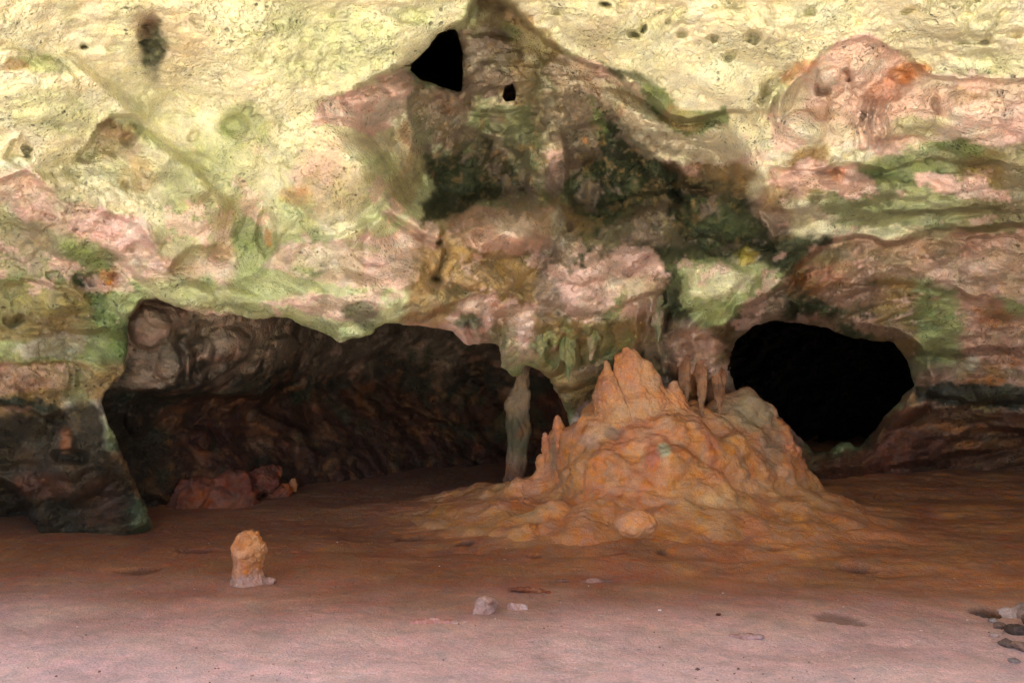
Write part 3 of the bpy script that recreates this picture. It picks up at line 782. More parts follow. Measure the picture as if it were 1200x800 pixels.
spot(1130, 320, 44, 22, 10, 'P', .7); spot(960, 325, 36, 26, 0, 'o', .4); spot(1000, 350, 36, 14, 0, 'p', .7); spot(1000, 310, 20, 12, 0, 'r', .3); spot(1165, 372, 26, 14, 0, 'O', .7); spot(1090, 370, 34, 16, 0, 'x', .7)
spot(975, 300, 26, 12, -30, 'x', .6); spot(1020, 380, 40, 8, 10, 'p', .7); spot(1050, 390, 22, 8, 10, 'u', .6); spot(1180, 420, 24, 8, 10, 'O', .8); spot(1130, 430, 40, 14, 0, 'u', .6); spot(1140, 425, 8, 6, 0, 'w', .6); spot(1090, 425, 20, 12, 0, 'x', .5)
patch([(1080, 448), (1390, 446), (1390, 474), (1100, 474), (1072, 470)], 't', 7, .9)
patch([(1076, 476), (1390, 476), (1390, 710), (900, 710), (960, 540), (1020, 530), (1060, 480)], 'R', 5, .95); spot(1120, 500, 50, 6, 0, 'O', .6); spot(1150, 520, 50, 6, 0, 'O', .5)
spot(1060, 480, 8, 30, 30, 'O', .7); spot(870, 440, 10, 60, 0, 'u', .7)
patch([(800, 310), (850, 300), (900, 310), (925, 325), (880, 352), (850, 385), (820, 390), (795, 350)], 'g', 6, .9); patch([(802, 322), (840, 308), (885, 322), (850, 352), (815, 352)], 'Y', 4, .55); spot(870, 300, 20, 5, 0, 'Y', .6); spot(820, 410, 30, 20, 0, 'p', .8); spot(845, 370, 26, 12, -30, 'G', .6)
spot(873, 297, 14, 7, 0, 'h', .8)
patch([(845, 455), (870, 460), (900, 478), (925, 505), (945, 530), (980, 532), (1010, 526), (1030, 500), (1060, 470), (1075, 480), (1060, 560), (860, 600), (845, 500)], 'r', 7, .85)
spot(880, 475, 26, 16, 30, 'p', .5); spot(1065, 440, 10, 26, 0, 'u', .6)
# ledge face
patch([(655, 330), (690, 306), (725, 292), (768, 296), (785, 330), (740, 325), (720, 345), (700, 385), (665, 375), (655, 350)], 'P', 4, .8); spot(695, 345, 14, 10, 0, 'u', .5); spot(735, 340, 20, 10, 0, 'Y', .4)
patch([(520, 372), (545, 352), (590, 346), (625, 360), (628, 385), (600, 395), (575, 380), (550, 372)], 'P', 4, .85); spot(590, 368, 10, 18, 0, 'O', .5); spot(548, 378, 18, 8, 0, 'd', .9)
for x in (560, 585, 600, 640, 665, 690, 712, 735): spot(x, 400 + (x * 7 % 13), 10, 22, 0, 'G', .6)
spot(620, 420, 60, 16, 0, 'g', .5); spot(700, 425, 60, 16, 0, 'x', .6); spot(765, 385, 14, 45, 0, 'u', .7); spot(780, 450, 12, 12, 0, 'w', .6); spot(800, 455, 10, 40, 0, 'B', .4)
for x, k in ((812, 'x'), (823, 'o'), (838, 'o'), (800, 'r')): spot(x, 470, 7, 28, 0, k, .7)
spot(560, 412, 30, 8, 0, 'w', .4); spot(655, 480, 6, 26, -25, 'w', .7)  # the slanted pale streak paints the lit edge of the chamber lip
# faint letters once scratched into the dark slab, worn past reading
for _x, _k in ((846, 0), (862, 1), (872, 1), (880, 2), (887, 1), (893, 2)):
    spot(_x, 283, 0.8, 4.5, 10 * _k, 'u', .7, .4); spot(_x + 2.5, 281, 2.4, .8, 30 * _k, 'u', .6, .4)
# fine mottling between the minerals
n = fbm(P0, 5, 5, 0.65, seed=61)[..., None]
col = col * (1 + 0.24 * n)
def film(f, seed, lo_, wdt, tint, amt, where=1.0, stretch=(1, 1, 1)):
    global col
    m = (sstep(lo_, lo_ + wdt, fbm(P0 * list(stretch), f, 6, 0.68, seed=seed)) * amt * where)[..., None]
    col = col * (1 - m) + tint(col) * m if callable(tint) else col * (1 - m) + tint * m
film(3.0, 62, 0.12, 0.06, lambda c: c * 0.5 + 0.35 * PAL['g'], 0.55, (0.3 + 0.7 * mid) * sstep(480, 430, GY))
film(4.5, 63, 0.16, 0.06, lambda c: np.minimum(c * 1.3 + 0.03, 0.75), 0.5, 1, (1, 1, 1.6))
film(2.2, 64, 0.20, 0.05, lambda c: c * 0.45 + 0.4 * PAL['b'], 0.6, 0.35 + 0.65 * mid)
film(2.6, 69, 0.0, 0.12, lambda c: c * 0.35 + 0.62 * PAL['g'], 0.5, sstep(440, 380, GX) * sstep(30, 110, GY) * sstep(400, 350, GY))
film(2.0, 70, 0.05, 0.15, lambda c: c * 0.4 + 0.6 * PAL['y'], 0.5, sstep(140, 60, GY))
film(7.0, 65, 0.20, 0.08, lambda c: c * 0.55, 0.6, 0.25 + 0.6 * mid + 0.3 * niche)
film(5.0, 66, 0.20, 0.04, PAL['u'], 0.7, niche)
film(16.0, 68, 0.22, 0.05, PAL['b'], 0.6, niche)
film(3.5, 67, 0.26, 0.05, PAL['P'], 0.6, mid * (1 - niche) * sstep(460, 400, GY))

vc = lookup(col, vpx, vpy)
# chamber interiors: dusty pinkish rock under the roof, an algae line, brown clay-stained rock below
n1 = fbm(V, 2.2, 4, 0.6, seed=71); n2 = fbm(V, 6, 3, 0.6, seed=72); n3 = fbm(V, 3, 3, 0.6, seed=73)
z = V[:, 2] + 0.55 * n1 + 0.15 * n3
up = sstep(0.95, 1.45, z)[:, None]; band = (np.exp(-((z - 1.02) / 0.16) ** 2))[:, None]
ic = PAL['r'] * 0.45 * (1 - up) + PAL['u'] * (0.45 + 0.95 * sstep(380, 290, vpx))[:, None] * up  # left lumps coloured lighter, painting in the light that reaches them
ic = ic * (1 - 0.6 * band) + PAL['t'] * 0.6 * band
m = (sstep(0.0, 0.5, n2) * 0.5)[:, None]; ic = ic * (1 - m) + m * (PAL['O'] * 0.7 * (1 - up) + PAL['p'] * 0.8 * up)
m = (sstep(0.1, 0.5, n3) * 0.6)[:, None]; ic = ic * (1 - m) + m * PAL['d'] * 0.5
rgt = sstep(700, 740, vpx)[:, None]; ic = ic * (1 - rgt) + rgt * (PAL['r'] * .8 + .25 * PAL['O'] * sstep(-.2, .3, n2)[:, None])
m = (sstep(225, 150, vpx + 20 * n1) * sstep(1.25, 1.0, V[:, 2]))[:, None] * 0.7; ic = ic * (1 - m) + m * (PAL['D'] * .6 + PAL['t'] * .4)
deep = (sstep(0.6, 2.6, V[:, 1] - lookup(D, vpx, vpy)) * sstep(0, 40, vpx - 700))[:, None]      # passage shade painted in: rock colour darkens with depth
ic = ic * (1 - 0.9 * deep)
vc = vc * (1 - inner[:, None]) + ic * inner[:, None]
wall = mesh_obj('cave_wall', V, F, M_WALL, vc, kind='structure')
print('wall verts', len(V))

# ------------------------------------------------------------------ the floor, one sheet out to the horizon
def axis(lo, hi, fine_lo, fine_hi, st, far):
    a = np.arange(fine_lo, fine_hi, st)
    g = st * np.cumsum(1.25 ** np.arange(1, 60)); g = g[g < far]
    return np.concatenate([fine_lo - g[::-1], a, fine_hi + g])


gx = axis(0, 0, -5.5, 6.0, 0.022, 900); gy = np.concatenate([-(0.05 * np.cumsum(1.25 ** np.arange(1, 40)))[::-1] + 4.2, np.arange(4.2, 12.8, 0.022), 12.8 + 0.03 * np.cumsum(1.3 ** np.arange(1, 36))])
X, Yg = np.meshgrid(gx, gy, indexing='ij')
Pg = np.stack([X, Yg, X * 0], -1)
near = sstep(14, 8, np.hypot(X, Yg - 7))
right = sstep(0.8, 2.6, X - 0.15 * (Yg - 8)) * sstep(5.0, 6.6, Yg)
Z = 0.035 * fbm(Pg, 0.7, 3, seed=81) + 0.012 * fbm(Pg, 3, 3, seed=82) + 0.006 * fbm(Pg, 11, 3, 0.6, 'n', 83)
# flowstone plates: low curved terraces
pl = fbm(Pg * [0.55, 1.5, 1], 1.6, 4, 0.55, seed=84) * 2.2 + 0.3 * fbm(Pg, 4, 3, seed=85)
ter = (np.floor(pl * 3) + sstep(0.55, 1.0, pl * 3 - np.floor(pl * 3))) / 3
fan = sstep(2.9, 1.3, np.hypot((X - 0.55) / 1.5, (Yg - 8.6)))
Z += 0.024 * ter * np.clip(right * 0.9 + fan * 0.8, 0, 1) * sstep(5.2, 6.8, Yg) + np.clip(right + fan, 0, 1) * 0.012 * fbm(Pg * [.8, 1.3, 1], 5, 5, .62, 'n', 79)
_f = sstep(2.2, 0.9, np.hypot((X - 1.05) / 1.20, Yg - 8.75) + 0.30 * fbm(Pg, 1.3, 3, seed=86))
Z += _f * (0.12 + 0.05 * fbm(Pg * [.7, 1.4, 1], 2.2, 3, seed=89) + 0.03 * ter) + 0.016 * _f * fbm(Pg * [.8, 1.3, 1], 7, 5, 0.65, 'b', 90)
Z += 0.13 * sstep(1.6, 0.3, np.hypot((X - 1.15) / 1.25, Yg - 8.75))
Z += 0.10 * sstep(9.6, 11, Yg) * sstep(-2, 3, X)
# scooped holes and marks
PITS = [(905, 650, .15, .035, .07), (1005, 665, .14, .03, .06), (985, 727, .13, .06, .02), (935, 628, .20, .04, .02), (478, 631, .09, .05, .03), (165, 668, .14, .05, .02), (235, 646, .17, .04, .02), (545, 640, .10, .03, .03),
        (1155, 718, .10, .06, .04), (625, 655, .05, .03, .03), (775, 655, .05, .03, .03), (660, 600, .08, .04, .03)]
stain = np.zeros(X.shape)
nn = fbm(Pg, 7, 3, seed=87)
for px, py, rx, ry, dep in PITS:
    d_ = floor_depth(py); c = at(px, py, d_)
    r = np.hypot((X - c[0]) / rx, (Yg - c[1]) / (ry * 2.2)) + 0.7 * nn
    Z -= dep * sstep(1.05, 0.65, r)
    stain = np.maximum(stain, sstep(1.05, 0.7, r) * min(1, dep / 0.035))
Z *= near
Z = Z + 0.03 * fbm(Pg, 0.2, 2, seed=88) * (1 - near)
# outside ground keeps level and falls away gently
Z -= 0.9 * sstep(-8, -60, Yg)
n1 = fbm(Pg, 0.8, 4, 0.55, seed=91); n2 = fbm(Pg * [0.8, 1.1, 1], 2.5, 5, 0.65, seed=92); n3 = fbm(Pg, 9, 3, 0.6, seed=93)
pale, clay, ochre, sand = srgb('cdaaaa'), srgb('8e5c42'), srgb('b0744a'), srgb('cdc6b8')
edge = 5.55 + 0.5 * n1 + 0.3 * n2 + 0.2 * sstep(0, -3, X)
k = sstep(1.25, -1.25, Yg - edge)[..., None]  # front-to-back light falloff painted as pale dust turning to brown clay
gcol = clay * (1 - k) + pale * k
m = np.clip(right + _f, 0, 1)[..., None] * (0.35 + 0.65 * sstep(-0.2, 0.4, n2))[..., None] * (1 - k * 0.85)
gcol = gcol * (1 - m) + ochre * m
m = (sstep(0.1, 0.9, _f + .35 * n2) * .85)[..., None]; gcol = gcol * (1 - m) + srgb('b87c54') * m
gcol = gcol * (1 + 0.22 * n2 + 0.12 * n3)[..., None]
m = (sstep(0.05, 0.5, n2) * 0.35)[..., None]; gcol = gcol * (1 - m) + m * (gcol * 0.6 + 0.4 * srgb('c9a08c') * k + 0.4 * ochre * (1 - k))
gcol = gcol * (1 - stain[..., None]) + stain[..., None] * srgb('50342a')
o_ = sstep(3.9, 2.5, Yg)[..., None]
gcol = gcol * (1 - o_) + sand * (1 + 0.1 * n1)[..., None] * o_
nxg, nyg = X.shape
idg = np.arange(nxg * nyg).reshape(nxg, nyg)
Fg = np.stack([idg[:-1, :-1], idg[1:, :-1], idg[1:, 1:], idg[:-1, 1:]], -1).reshape(-1, 4)
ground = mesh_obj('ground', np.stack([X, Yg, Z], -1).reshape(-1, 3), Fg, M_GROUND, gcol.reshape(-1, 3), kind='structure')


def ground_z(x, y):
    i = np.clip(np.searchsorted(gx, x) - 1, 0, nxg - 2); j = np.clip(np.searchsorted(gy, y) - 1, 0, nyg - 2)
    fx = (x - gx[i]) / (gx[i + 1] - gx[i]); fy = (y - gy[j]) / (gy[j + 1] - gy[j])
    return (Z[i, j] * (1 - fx) + Z[i + 1, j] * fx) * (1 - fy) + (Z[i, j + 1] * (1 - fx) + Z[i + 1, j + 1] * fx) * fy


# ------------------------------------------------------------------ the cave roof towards the mouth and the hillside over it
def sheet(name, xs, ys, hfun, mat, colr_):
    X_, Y_ = np.meshgrid(xs, ys, indexing='ij')
    Yo = Y_ - 0.28 * np.clip(X_, -8, 8) * sstep(5.0, 1.6, Y_)                     # the mouth opens more to the left
    Pz = np.stack([X_, Y_, X_ * 0 + 3], -1)
    H = hfun(X_, Y_, Pz)
    n_ = X_.shape; idn = np.arange(X_.size).reshape(n_)
    Fs = np.stack([idn[:-1, :-1], idn[1:, :-1], idn[1:, 1:], idn[:-1, 1:]], -1).reshape(-1, 4)
    c_ = np.tile(colr_, (X_.size, 1)) * (1 + 0.3 * fbm(Pz.reshape(-1, 3), 1.2, 4, seed=95))[:, None]
    return mesh_obj(name, np.stack([X_, Yo, H], -1).reshape(-1, 3), Fs, mat, c_, kind='structure')


MOUTH = 1.4
sheet('cave_ceiling', np.arange(-5.2, 5.25, 0.06), np.arange(MOUTH, 5.15, 0.06),
      lambda x, y, p: 3.74 + 0.09 * np.clip(4 - y, -1, 9) + 0.14 * fbm(p, 1.1, 4, 0.55, 'b', 96) - 0.12 * sstep(2.5, 5, np.abs(x)) * (y - MOUTH), M_WALL, PAL['Y'])
# hillside: one closed shell over the cave, its brow at the mouth
hx = np.linspace(-60, 60, 90); hy = np.concatenate([[MOUTH, MOUTH + .01], np.linspace(MOUTH + .6, 60, 60)])


def hill_h(x, y, p):
    h = 4.6 + 5 * sstep(0, 20, y) + 3 * sstep(0, 40, np.abs(x)) + 0.8 * fbm(p, 0.25, 4, seed=97)
    h = np.where(y < MOUTH + 0.005, np.where(np.abs(x) < 5.2, 4.0, -0.5), h)
    return h


sheet('hill', hx, hy, hill_h, M_WALL, srgb('8a8468'))

# ------------------------------------------------------------------ separate rock things, each grown from rounded masses
def sdf_cone(P, a, b, ra, rb):
    ab = b - a; t = np.clip(((P - a) @ ab) / (ab @ ab), 0, 1)
    return np.linalg.norm(P - a - t[..., None] * ab, axis=-1) - (ra + (rb - ra) * t)


def sdf_ell(P, c, r, rz=0.0, ry=0.0):
    Q = P - c
    ca, sa = math.cos(rz), math.sin(rz)
    x, y, z = Q[..., 0] * ca + Q[..., 1] * sa, -Q[..., 0] * sa + Q[..., 1] * ca, Q[..., 2]
    cb, sb = math.cos(ry), math.sin(ry)
    x, z = x * cb - z * sb, x * sb + z * cb
    k = np.sqrt((x / r[0]) ** 2 + (y / r[1]) ** 2 + (z / r[2]) ** 2)
    return (k - 1) * min(r) * (0.6 + 0.4 * np.clip(k, 0, 1))


def grow(name, shapes, lo, hi, res, disp, colf, mat, k=0.08, sub=1, origin=None, post=None, warp=0.0, parent=None):
    """shapes: list of functions of the points; joined smoothly, meshed, roughened, tinted"""
    lo = np.array(lo, float); hi = np.array(hi, float)
    n = np.ceil((hi - lo) / res).astype(int) + 1
    ax = [lo[i] + np.arange(n[i]) * res for i in range(3)]
    P = np.stack(np.meshgrid(*ax, indexing='ij'), -1)
    Pw = P
    if warp: Pw = P + warp * np.stack([fbm(P, 3, 2, seed=101), fbm(P, 3, 2, seed=102), fbm(P, 3, 2, seed=103)], -1)
    d = shapes[0](Pw)
    for f in shapes[1:]: d = smin(d, f(Pw), k)
    if post is not None: d = post(P, d)
    G = -d
    V, F = surface_nets(G.astype(np.float32), lambda I: lo + I * res)
    for _ in range(sub):
        V, F = subdivide(V, F); V = relax(V, F, 1, 0.5)
    N_ = vnormals(V, F)
    V = V + N_ * disp(V, N_)[:, None]
    N_ = vnormals(V, F)
    c = colf(V, N_)
    origin = np.array(origin if origin is not None else (0, 0, 0), float)
    o = mesh_obj(name, V - origin, F, mat, c, parent=parent)
    o.location = origin
    return o


def cone(a, b, ra, rb): return lambda P: sdf_cone(P, np.array(a, float), np.array(b, float), ra, rb)
def ell(c, r, rz=0.0, ry=0.0): return lambda P: sdf_ell(P, np.array(c, float), r, rz, ry)


# --- the flowstone mound with its spires
OR, OR2, ORD, GR = srgb('ba7a50'), srgb('c68e62'), srgb('905c3c'), srgb('8b8468')
mb = at(765, 600, 8.7)


def mound_col(V, N_):
    a = fbm(V, 2.2, 4, 0.6, seed=111); b = fbm(V * [1, 1, 2.2], 5, 5, 0.65, seed=112); c = fbm(V, 14, 3, seed=113)
    m = sstep(-0.15, 0.2, a)[:, None]
    col = OR * (1 - m) + OR2 * m
    m = (sstep(0.10, 0.26, b) * 0.4)[:, None]; col = col * (1 - m) + ORD * m
    m = (sstep(0.16, 0.24, fbm(V, 6, 5, .65, seed=118)) * 0.2)[:, None]; col = col * (1 - m) + srgb('d8ad86') * m
    m = (sstep(0.34, 0.08, V[:, 2] + 0.12 * a) * 0.8)[:, None]; col = col * (1 - m) + srgb('a87048') * (1 + .25 * b[:, None]) * m
    px, py = back_px(V)
    for x, y, rx, ry, cc_, s in ((778, 527, 9, 9, srgb('a9ab8a'), .9), (765, 535, 10, 14, srgb('b4553a'), .6), (720, 508, 12, 9, srgb('7a6455'), .7), (880, 480, 34, 26, GR, .7), (850, 470, 18, 16, srgb('b08a68'), .5),
                             (648, 530, 5, 26, GR * 0.6, .6), (905, 520, 14, 30, GR * .7, .5), (690, 515, 16, 10, srgb('c29a86'), .5), (735, 430, 30, 30, OR2, .5)):
        r = np.hypot((px - x) / rx, (py - y) / ry) + 0.5 * b
        m = (sstep(1.3, 0.6, r) * s)[:, None]; col = col * (1 - m) + cc_ * m
    return col * (1 + 0.15 * c)[:, None]


def mound_disp(V, N_):
    Vs = V * [1, 1, 2.0]
    up_ = 0.35 + 0.65 * sstep(0.1, 0.4, V[:, 2])
    return up_ * 0.065 * fbm(V, 2.6, 2, 0.5, 'b', 114) + up_ * 0.024 * fbm(Vs, 5.0, 3, 0.55, 'b', 115) + 0.020 * up_ * sstep(.0, .35, fbm(V, 1.3, 2, seed=119)) * fbm(V, 7, 3, .6, 'b', 120) + 0.007 * fbm(Vs, 16, 3, 0.6, 'r', 116) + 0.003 * fbm(V, 50, 2, seed=117) - 0.022 * np.exp(-(fbm(V * [.6, .6, 2.4], 2.6, 4, .6, seed=109) / .025) ** 2) * sstep(-.1, .3, fbm(V, 1.5, 2, seed=110))


def A(px, py, D): return at(px, py, D)


mound = grow('flowstone_mound', [
    cone((1.15, 8.70, -0.75), (1.20, 8.70, 0.10), 1.80, 0.92),
    ell((A(738, 0, 8.62)[0], 8.62, 0.30), (0.56, 0.52, 0.82)),
    ell((A(828, 0, 8.75)[0], 8.75, 0.20), (0.74, 0.60, 0.70)),
    ell((1.12, 8.60, -0.02), (1.95, 1.45, 0.34)),
    ell(A(700, 520, 8.5), (0.24, 0.3, 0.34)),
    ell(A(765, 535, 8.2), (0.26, 0.26, 0.24)),
    cone(A(872, 490, 9.0), A(922, 585, 9.0), 0.27, 0.20),
    cone(A(912, 545, 8.9), A(948, 600, 9.1), 0.15, 0.16),
    cone(A(845, 480, 9.0), A(870, 560, 8.8), 0.14, 0.24),
    cone(A(660, 560, 8.6), A(610, 600, 8.5), 0.18, 0.14), cone(A(604, 572, 8.45), A(602, 600, 8.5), 0.06, 0.13), cone(A(628, 540, 8.6), A(632, 590, 8.6), 0.06, 0.15),
    cone(A(560, 612, 8.4), A(640, 600, 8.6), 0.05, 0.16), cone(A(880, 620, 8.2), A(960, 612, 8.6), 0.12, 0.06),
], (-1.3, 7.0, -0.25), (3.5, 10.4, 1.65), 0.03, mound_disp, mound_col, M_FLOW, k=0.14, sub=1, origin=(1.2, 8.9, 0), warp=0.10)
tag(mound, 'broad orange flowstone mound under the ledge, wet folds running down to the floor', 'rock mound')


def spire_disp(V, N_):
    return 0.020 * fbm(V * [1, 1, 0.8], 8, 3, 0.6, 'b', 121) + 0.008 * fbm(V, 22, 3, 0.6, 'r', 122)


def spire(name, shapes, lo, hi, origin, parent=None, colf=mound_col, res=0.014, k=0.04):
    return grow(name, shapes, lo, hi, res, spire_disp, colf, M_FLOW, k=k, origin=origin, parent=parent, warp=0.03)


def box_of(*pts, pad=0.2):
    p = np.array(pts); return p.min(0) - pad, p.max(0) + pad


def part_of(parent, o):
    o.parent = parent; o.location = Vector(o.location) - Vector(parent.location)


a, b = A(737, 396, 8.38), A(752, 470, 8.38); lo, hi = box_of(a, b, pad=0.45)
part_of(mound, spire('stalagmite_spire', [cone(A(736, 398, 8.38), A(741, 425, 8.38), 0.022, 0.085), cone(A(741, 425, 8.38), A(748, 490, 8.45), 0.085, 0.24), cone(A(757, 428, 8.38), A(766, 470, 8.42), 0.05, 0.16), cone(A(726, 418, 8.38), A(732, 470, 8.42), 0.03, 0.12),
      cone(A(790, 452, 8.38), A(792, 490, 8.42), 0.04, 0.16)], lo, hi, tuple(A(748, 470, 8.38))))
a, b = A(712, 420, 8.36), A(716, 470, 8.36); lo, hi = box_of(a, b, pad=0.3)
part_of(mound, spire('stalagmite_spire', [cone(A(712, 424, 8.36), A(714, 448, 8.36), 0.03, 0.075), cone(A(706, 436, 8.36), A(708, 460, 8.36), 0.02, 0.10), cone(A(714, 450, 8.36), A(722, 490, 8.42), 0.10, 0.22)], lo, hi, tuple(A(716, 470, 8.36))))
a, b = A(652, 484, 8.55), A(658, 560, 8.55); lo, hi = box_of(a, b, pad=0.4)
part_of(mound, spire('stalagmite_spire', [cone(A(652, 489, 8.55), A(655, 512, 8.55), 0.03, 0.08), cone(A(655, 512, 8.55), A(668, 585, 8.62), 0.08, 0.26), cone(A(638, 508, 8.6), A(648, 550, 8.6), 0.03, 0.12)], lo, hi, tuple(A(660, 555, 8.55))))


# --- the thin column, top to floor
def column_col(V, N_):
    z = V[:, 2]; c = srgb('8f7458') + 0 * V
    m = (sstep(0.95, 0.75, z) * sstep(.35, .6, z))[:, None] * .8; c = c * (1 - m) + (PAL['d'] * 0.6) * m
    m = sstep(.5, .3, z)[:, None]; c = c * (1 - m) + srgb('74503a') * m
    m = (sstep(0.0, 0.5, fbm(V, 6, 3, seed=131)) * 0.5)[:, None]; c = c * (1 - m) + PAL['O'] * 0.7 * m
    return c * (1 + 0.2 * fbm(V, 14, 3, seed=132))[:, None]


cd = 9.3
pts = [(613, 395, .13), (613, 428, .058), (613, 452, .050), (609, 470, .085), (608, 500, .098), (607, 530, .085), (606, 570, .11), (604, 600, .2)]
col_o = grow('limestone_column', [cone(A(pts[i][0], pts[i][1], cd), A(pts[i + 1][0], pts[i + 1][1], cd), pts[i][2], pts[i + 1][2]) for i in range(len(pts) - 1)]
             + [cone(A(600, 470, cd), A(597, 540, cd), .04, .03), cone(A(618, 460, cd - .03), A(614, 540, cd - .03), .03, .035)],
             A(595, 590, cd) - .35, A(620, 392, cd) + .35, 0.016, lambda V, n: 0.028 * fbm(V * [1, 1, .5], 8, 3, .6, 'b', 133) + .005 * fbm(V, 30, 2, seed=134), column_col, M_FLOW, k=0.03, origin=tuple(A(605, 575, cd)), warp=.04)
tag(col_o, 'slender grey-brown limestone column standing in the mouth of the wide left chamber', 'column')

# --- stalactites along the underside of the ledge
rs = random.Random(11)


def stal_col(seed, wcol, low_=False):
    def f(V, N_):
        g = PAL['x'] if seed % 3 else PAL['u']
        c = (srgb('94664a') if low_ else (g * 0.2 + wcol * 0.65)) + 0 * V
        m = (sstep(-0.1, 0.4, fbm(V, 7, 3, seed=seed)) * 0.7)[:, None]; c = c * (1 - m) + (PAL['r'] if low_ else PAL['G'] if seed % 2 else PAL['p']) * 0.65 * m
        return c * (1 + .2 * fbm(V, 20, 2, seed=seed))[:, None]
    return f


ST = [  # px, root, tip, -, radius at the root, words
    (634, 400, 430, 0, .04, 'thin', 'just right of the top of the slender column'), (668, 398, 466, 0, .05, 'long mossy', 'between the column and the two spires of the mound'),
    (694, 392, 432, 0, .045, 'stubby', 'just left of the smaller of the two touching spires'), (770, 352, 424, 0, .04, 'long brownish', 'right of the tallest spire of the mound, on pinkish rock'),
    (806, 425, 505, 0, .05, 'dark cracked', 'first from the left of the three low over the mound shoulder'), (822, 430, 512, 0, .055, 'orange-tipped', 'middle one of the three low over the mound shoulder'),
    (840, 440, 505, 0, .05, 'short orange', 'nearest the black passage, low over the mound shoulder')]
for i, (px, y0, y1, dd, r, adj, where) in enumerate(ST):
    Dl = float(lookup(D, np.array([px * 1.0]), np.array([y0 * 1.0]))[0]) + 0.02
    Dl = min(Dl, float(lookup(D, np.array([px * 1.0]), np.array([(y0 + y1) / 2.0]))[0]) + 0.02) - 0.02
    y1 = y1 - 0.30 * (y1 - y0); y0 = y0 - 4; r *= 1.15
    top, tip = A(px, y0, Dl + .02), A(px + rs.uniform(-3, 3), y1, Dl - 0.01)
    wcol = lookup(col, np.array([px * 1.0]), np.array([y0 + 8.0]))[0]
    mid_ = (top * 0.45 + tip * 0.55) + np.array((rs.uniform(-.015, .015), -.01, 0))
    lo, hi = box_of(top, tip, pad=r + .07)
    sh = [cone(top, mid_, r, r * .62), cone(mid_, tip, r * .62, r * .22)]
    for q in range(2):
        ox = rs.uniform(-1, 1) * r * 1.1
        sh.append(cone(top + (ox, .01, 0), top * .4 + tip * .6 + (ox * 1.1, 0, rs.uniform(0, .08)), r * .55, r * .2))
    o = grow('stalactite', sh, lo, hi, max(.010, r * .2), lambda V, n: .022 * fbm(V * [1, 1, .6], 13, 3, .6, 'b', 140 + i), stal_col(i, wcol, px > 800), M_FLOW, k=.03, origin=tuple(top))
    tag(o, f'{adj} stalactite hanging {where}', 'stalactite', 'stalactites hanging from the ledge')


# --- rocks on the floor
def stone_col(base, alt, seed, f=9):
    def g(V, N_):
        m = sstep(-0.2, 0.4, fbm(V, f, 4, .6, seed=seed))[:, None]
        return (base * (1 - m) + alt * m) * (1 + .18 * fbm(V, f * 4, 3, seed=seed + 1))[:, None]
    return g


def facet(seed, n, k):
    """flat broken faces cut into a boulder"""
    q = np.random.default_rng(seed); U = q.normal(size=(n, 3)); U /= np.linalg.norm(U, axis=1)[:, None]
    off = q.uniform(*k, n)
    return U, off


def rock(name, c, r, seed, colf, res, label, cat, group=None, rz=0, ry=0, cut=(.62, .95), n=9, rough=1.0, parent=None, extra=()):
    U, off = facet(seed, n, cut)
    c = np.array(c, float)

    def post(P, d):
        for u, k_ in zip(U, off):
            d = np.maximum(d, ((P - c) / r) @ u * min(r) - k_ * min(r))
        return d
    m = max(r)
    o = grow(name, [ell(c, r, rz, ry)] + list(extra), c - m * 1.25, c + m * 1.25, res, lambda V, N_: rough * m * (.07 * fbm(V / m, 2.2, 3, .55, 'b', seed) + .03 * fbm(V / m, 7, 3, .6, 'n', seed + 1)), colf, M_STONE,
             k=.05 * m, origin=(c[0], c[1], c[2]), post=post, sub=1, parent=parent)
    if parent is None: tag(o, label, cat, group)
    return o


# stump-like stalagmite in the foreground
c0 = A(290, 683, floor_depth(683)); fz = ground_z(c0[0], c0[1]); s6 = c0[1] / FOC
base = np.array((c0[0], c0[1], fz))
def stump_col(V, N_):
    z = (V[:, 2] - fz) / .33
    c = srgb('a0663e') + 0 * V
    m = sstep(-.2, .4, fbm(V, 14, 3, seed=151))[:, None]; c = c * (1 - m) + srgb('b4805a') * m
    m = sstep(.28, .12, z + .1 * fbm(V, 12, 2, seed=152))[:, None]; c = c * (1 - m) + srgb('a07a6c') * m
    m = (sstep(.25, .6, fbm(V, 30, 3, seed=153)) * .6)[:, None]; c = c * (1 - m) + srgb('7a5038') * m
    return c
sp = lambda dx, dz, dy=0.0: base + np.array((dx * s6, dy, dz * s6))
stump = grow('stalagmite_stump', [cone(sp(0, -6), sp(-1, 10), .125, .088), cone(sp(-1, 10), sp(0, 34), .088, .094), cone(sp(0, 34), sp(-3, 49), .092, .055), cone(sp(9, 20), sp(11, 38), .05, .055), cone(sp(-15, 33), sp(-14, 41), .03, .03),
                                  cone(sp(-8, 44), sp(-9, 53), .035, .025), cone(sp(5, 44), sp(7, 52), .05, .035)],
             base - (.3, .3, .1), base + (.3, .3, .5), .011, lambda V, n: .016 * fbm(V, 13, 3, .6, 'b', 154) + .005 * fbm(V, 45, 2, .6, 'b', 155), stump_col, M_STONE, k=.03, origin=tuple(base), warp=.02)
tag(stump, 'knobbly pale orange stalagmite stump standing alone on the open floor', 'stalagmite')
def on_floor(px, py, lift): 
    d_ = floor_depth(py); p = A(px, py, d_)
    return np.array((p[0], p[1], ground_z(p[0], p[1]) + lift))
rock('loose_stone', on_floor(316, 684, .015), (.05, .04, .025), 21, stone_col(srgb('a07a6c'), srgb('8a6458'), 1, 20), .007, 'small flat clod lying at the right foot of the stalagmite stump', 'stone')
rock('loose_stone', on_floor(303, 683, .02), (.05, .04, .022), 22, stone_col(srgb('6a5048'), srgb('8a6458'), 1, 20), .007, 'dark clod tucked against the base of the stalagmite stump', 'stone', rz=.3)
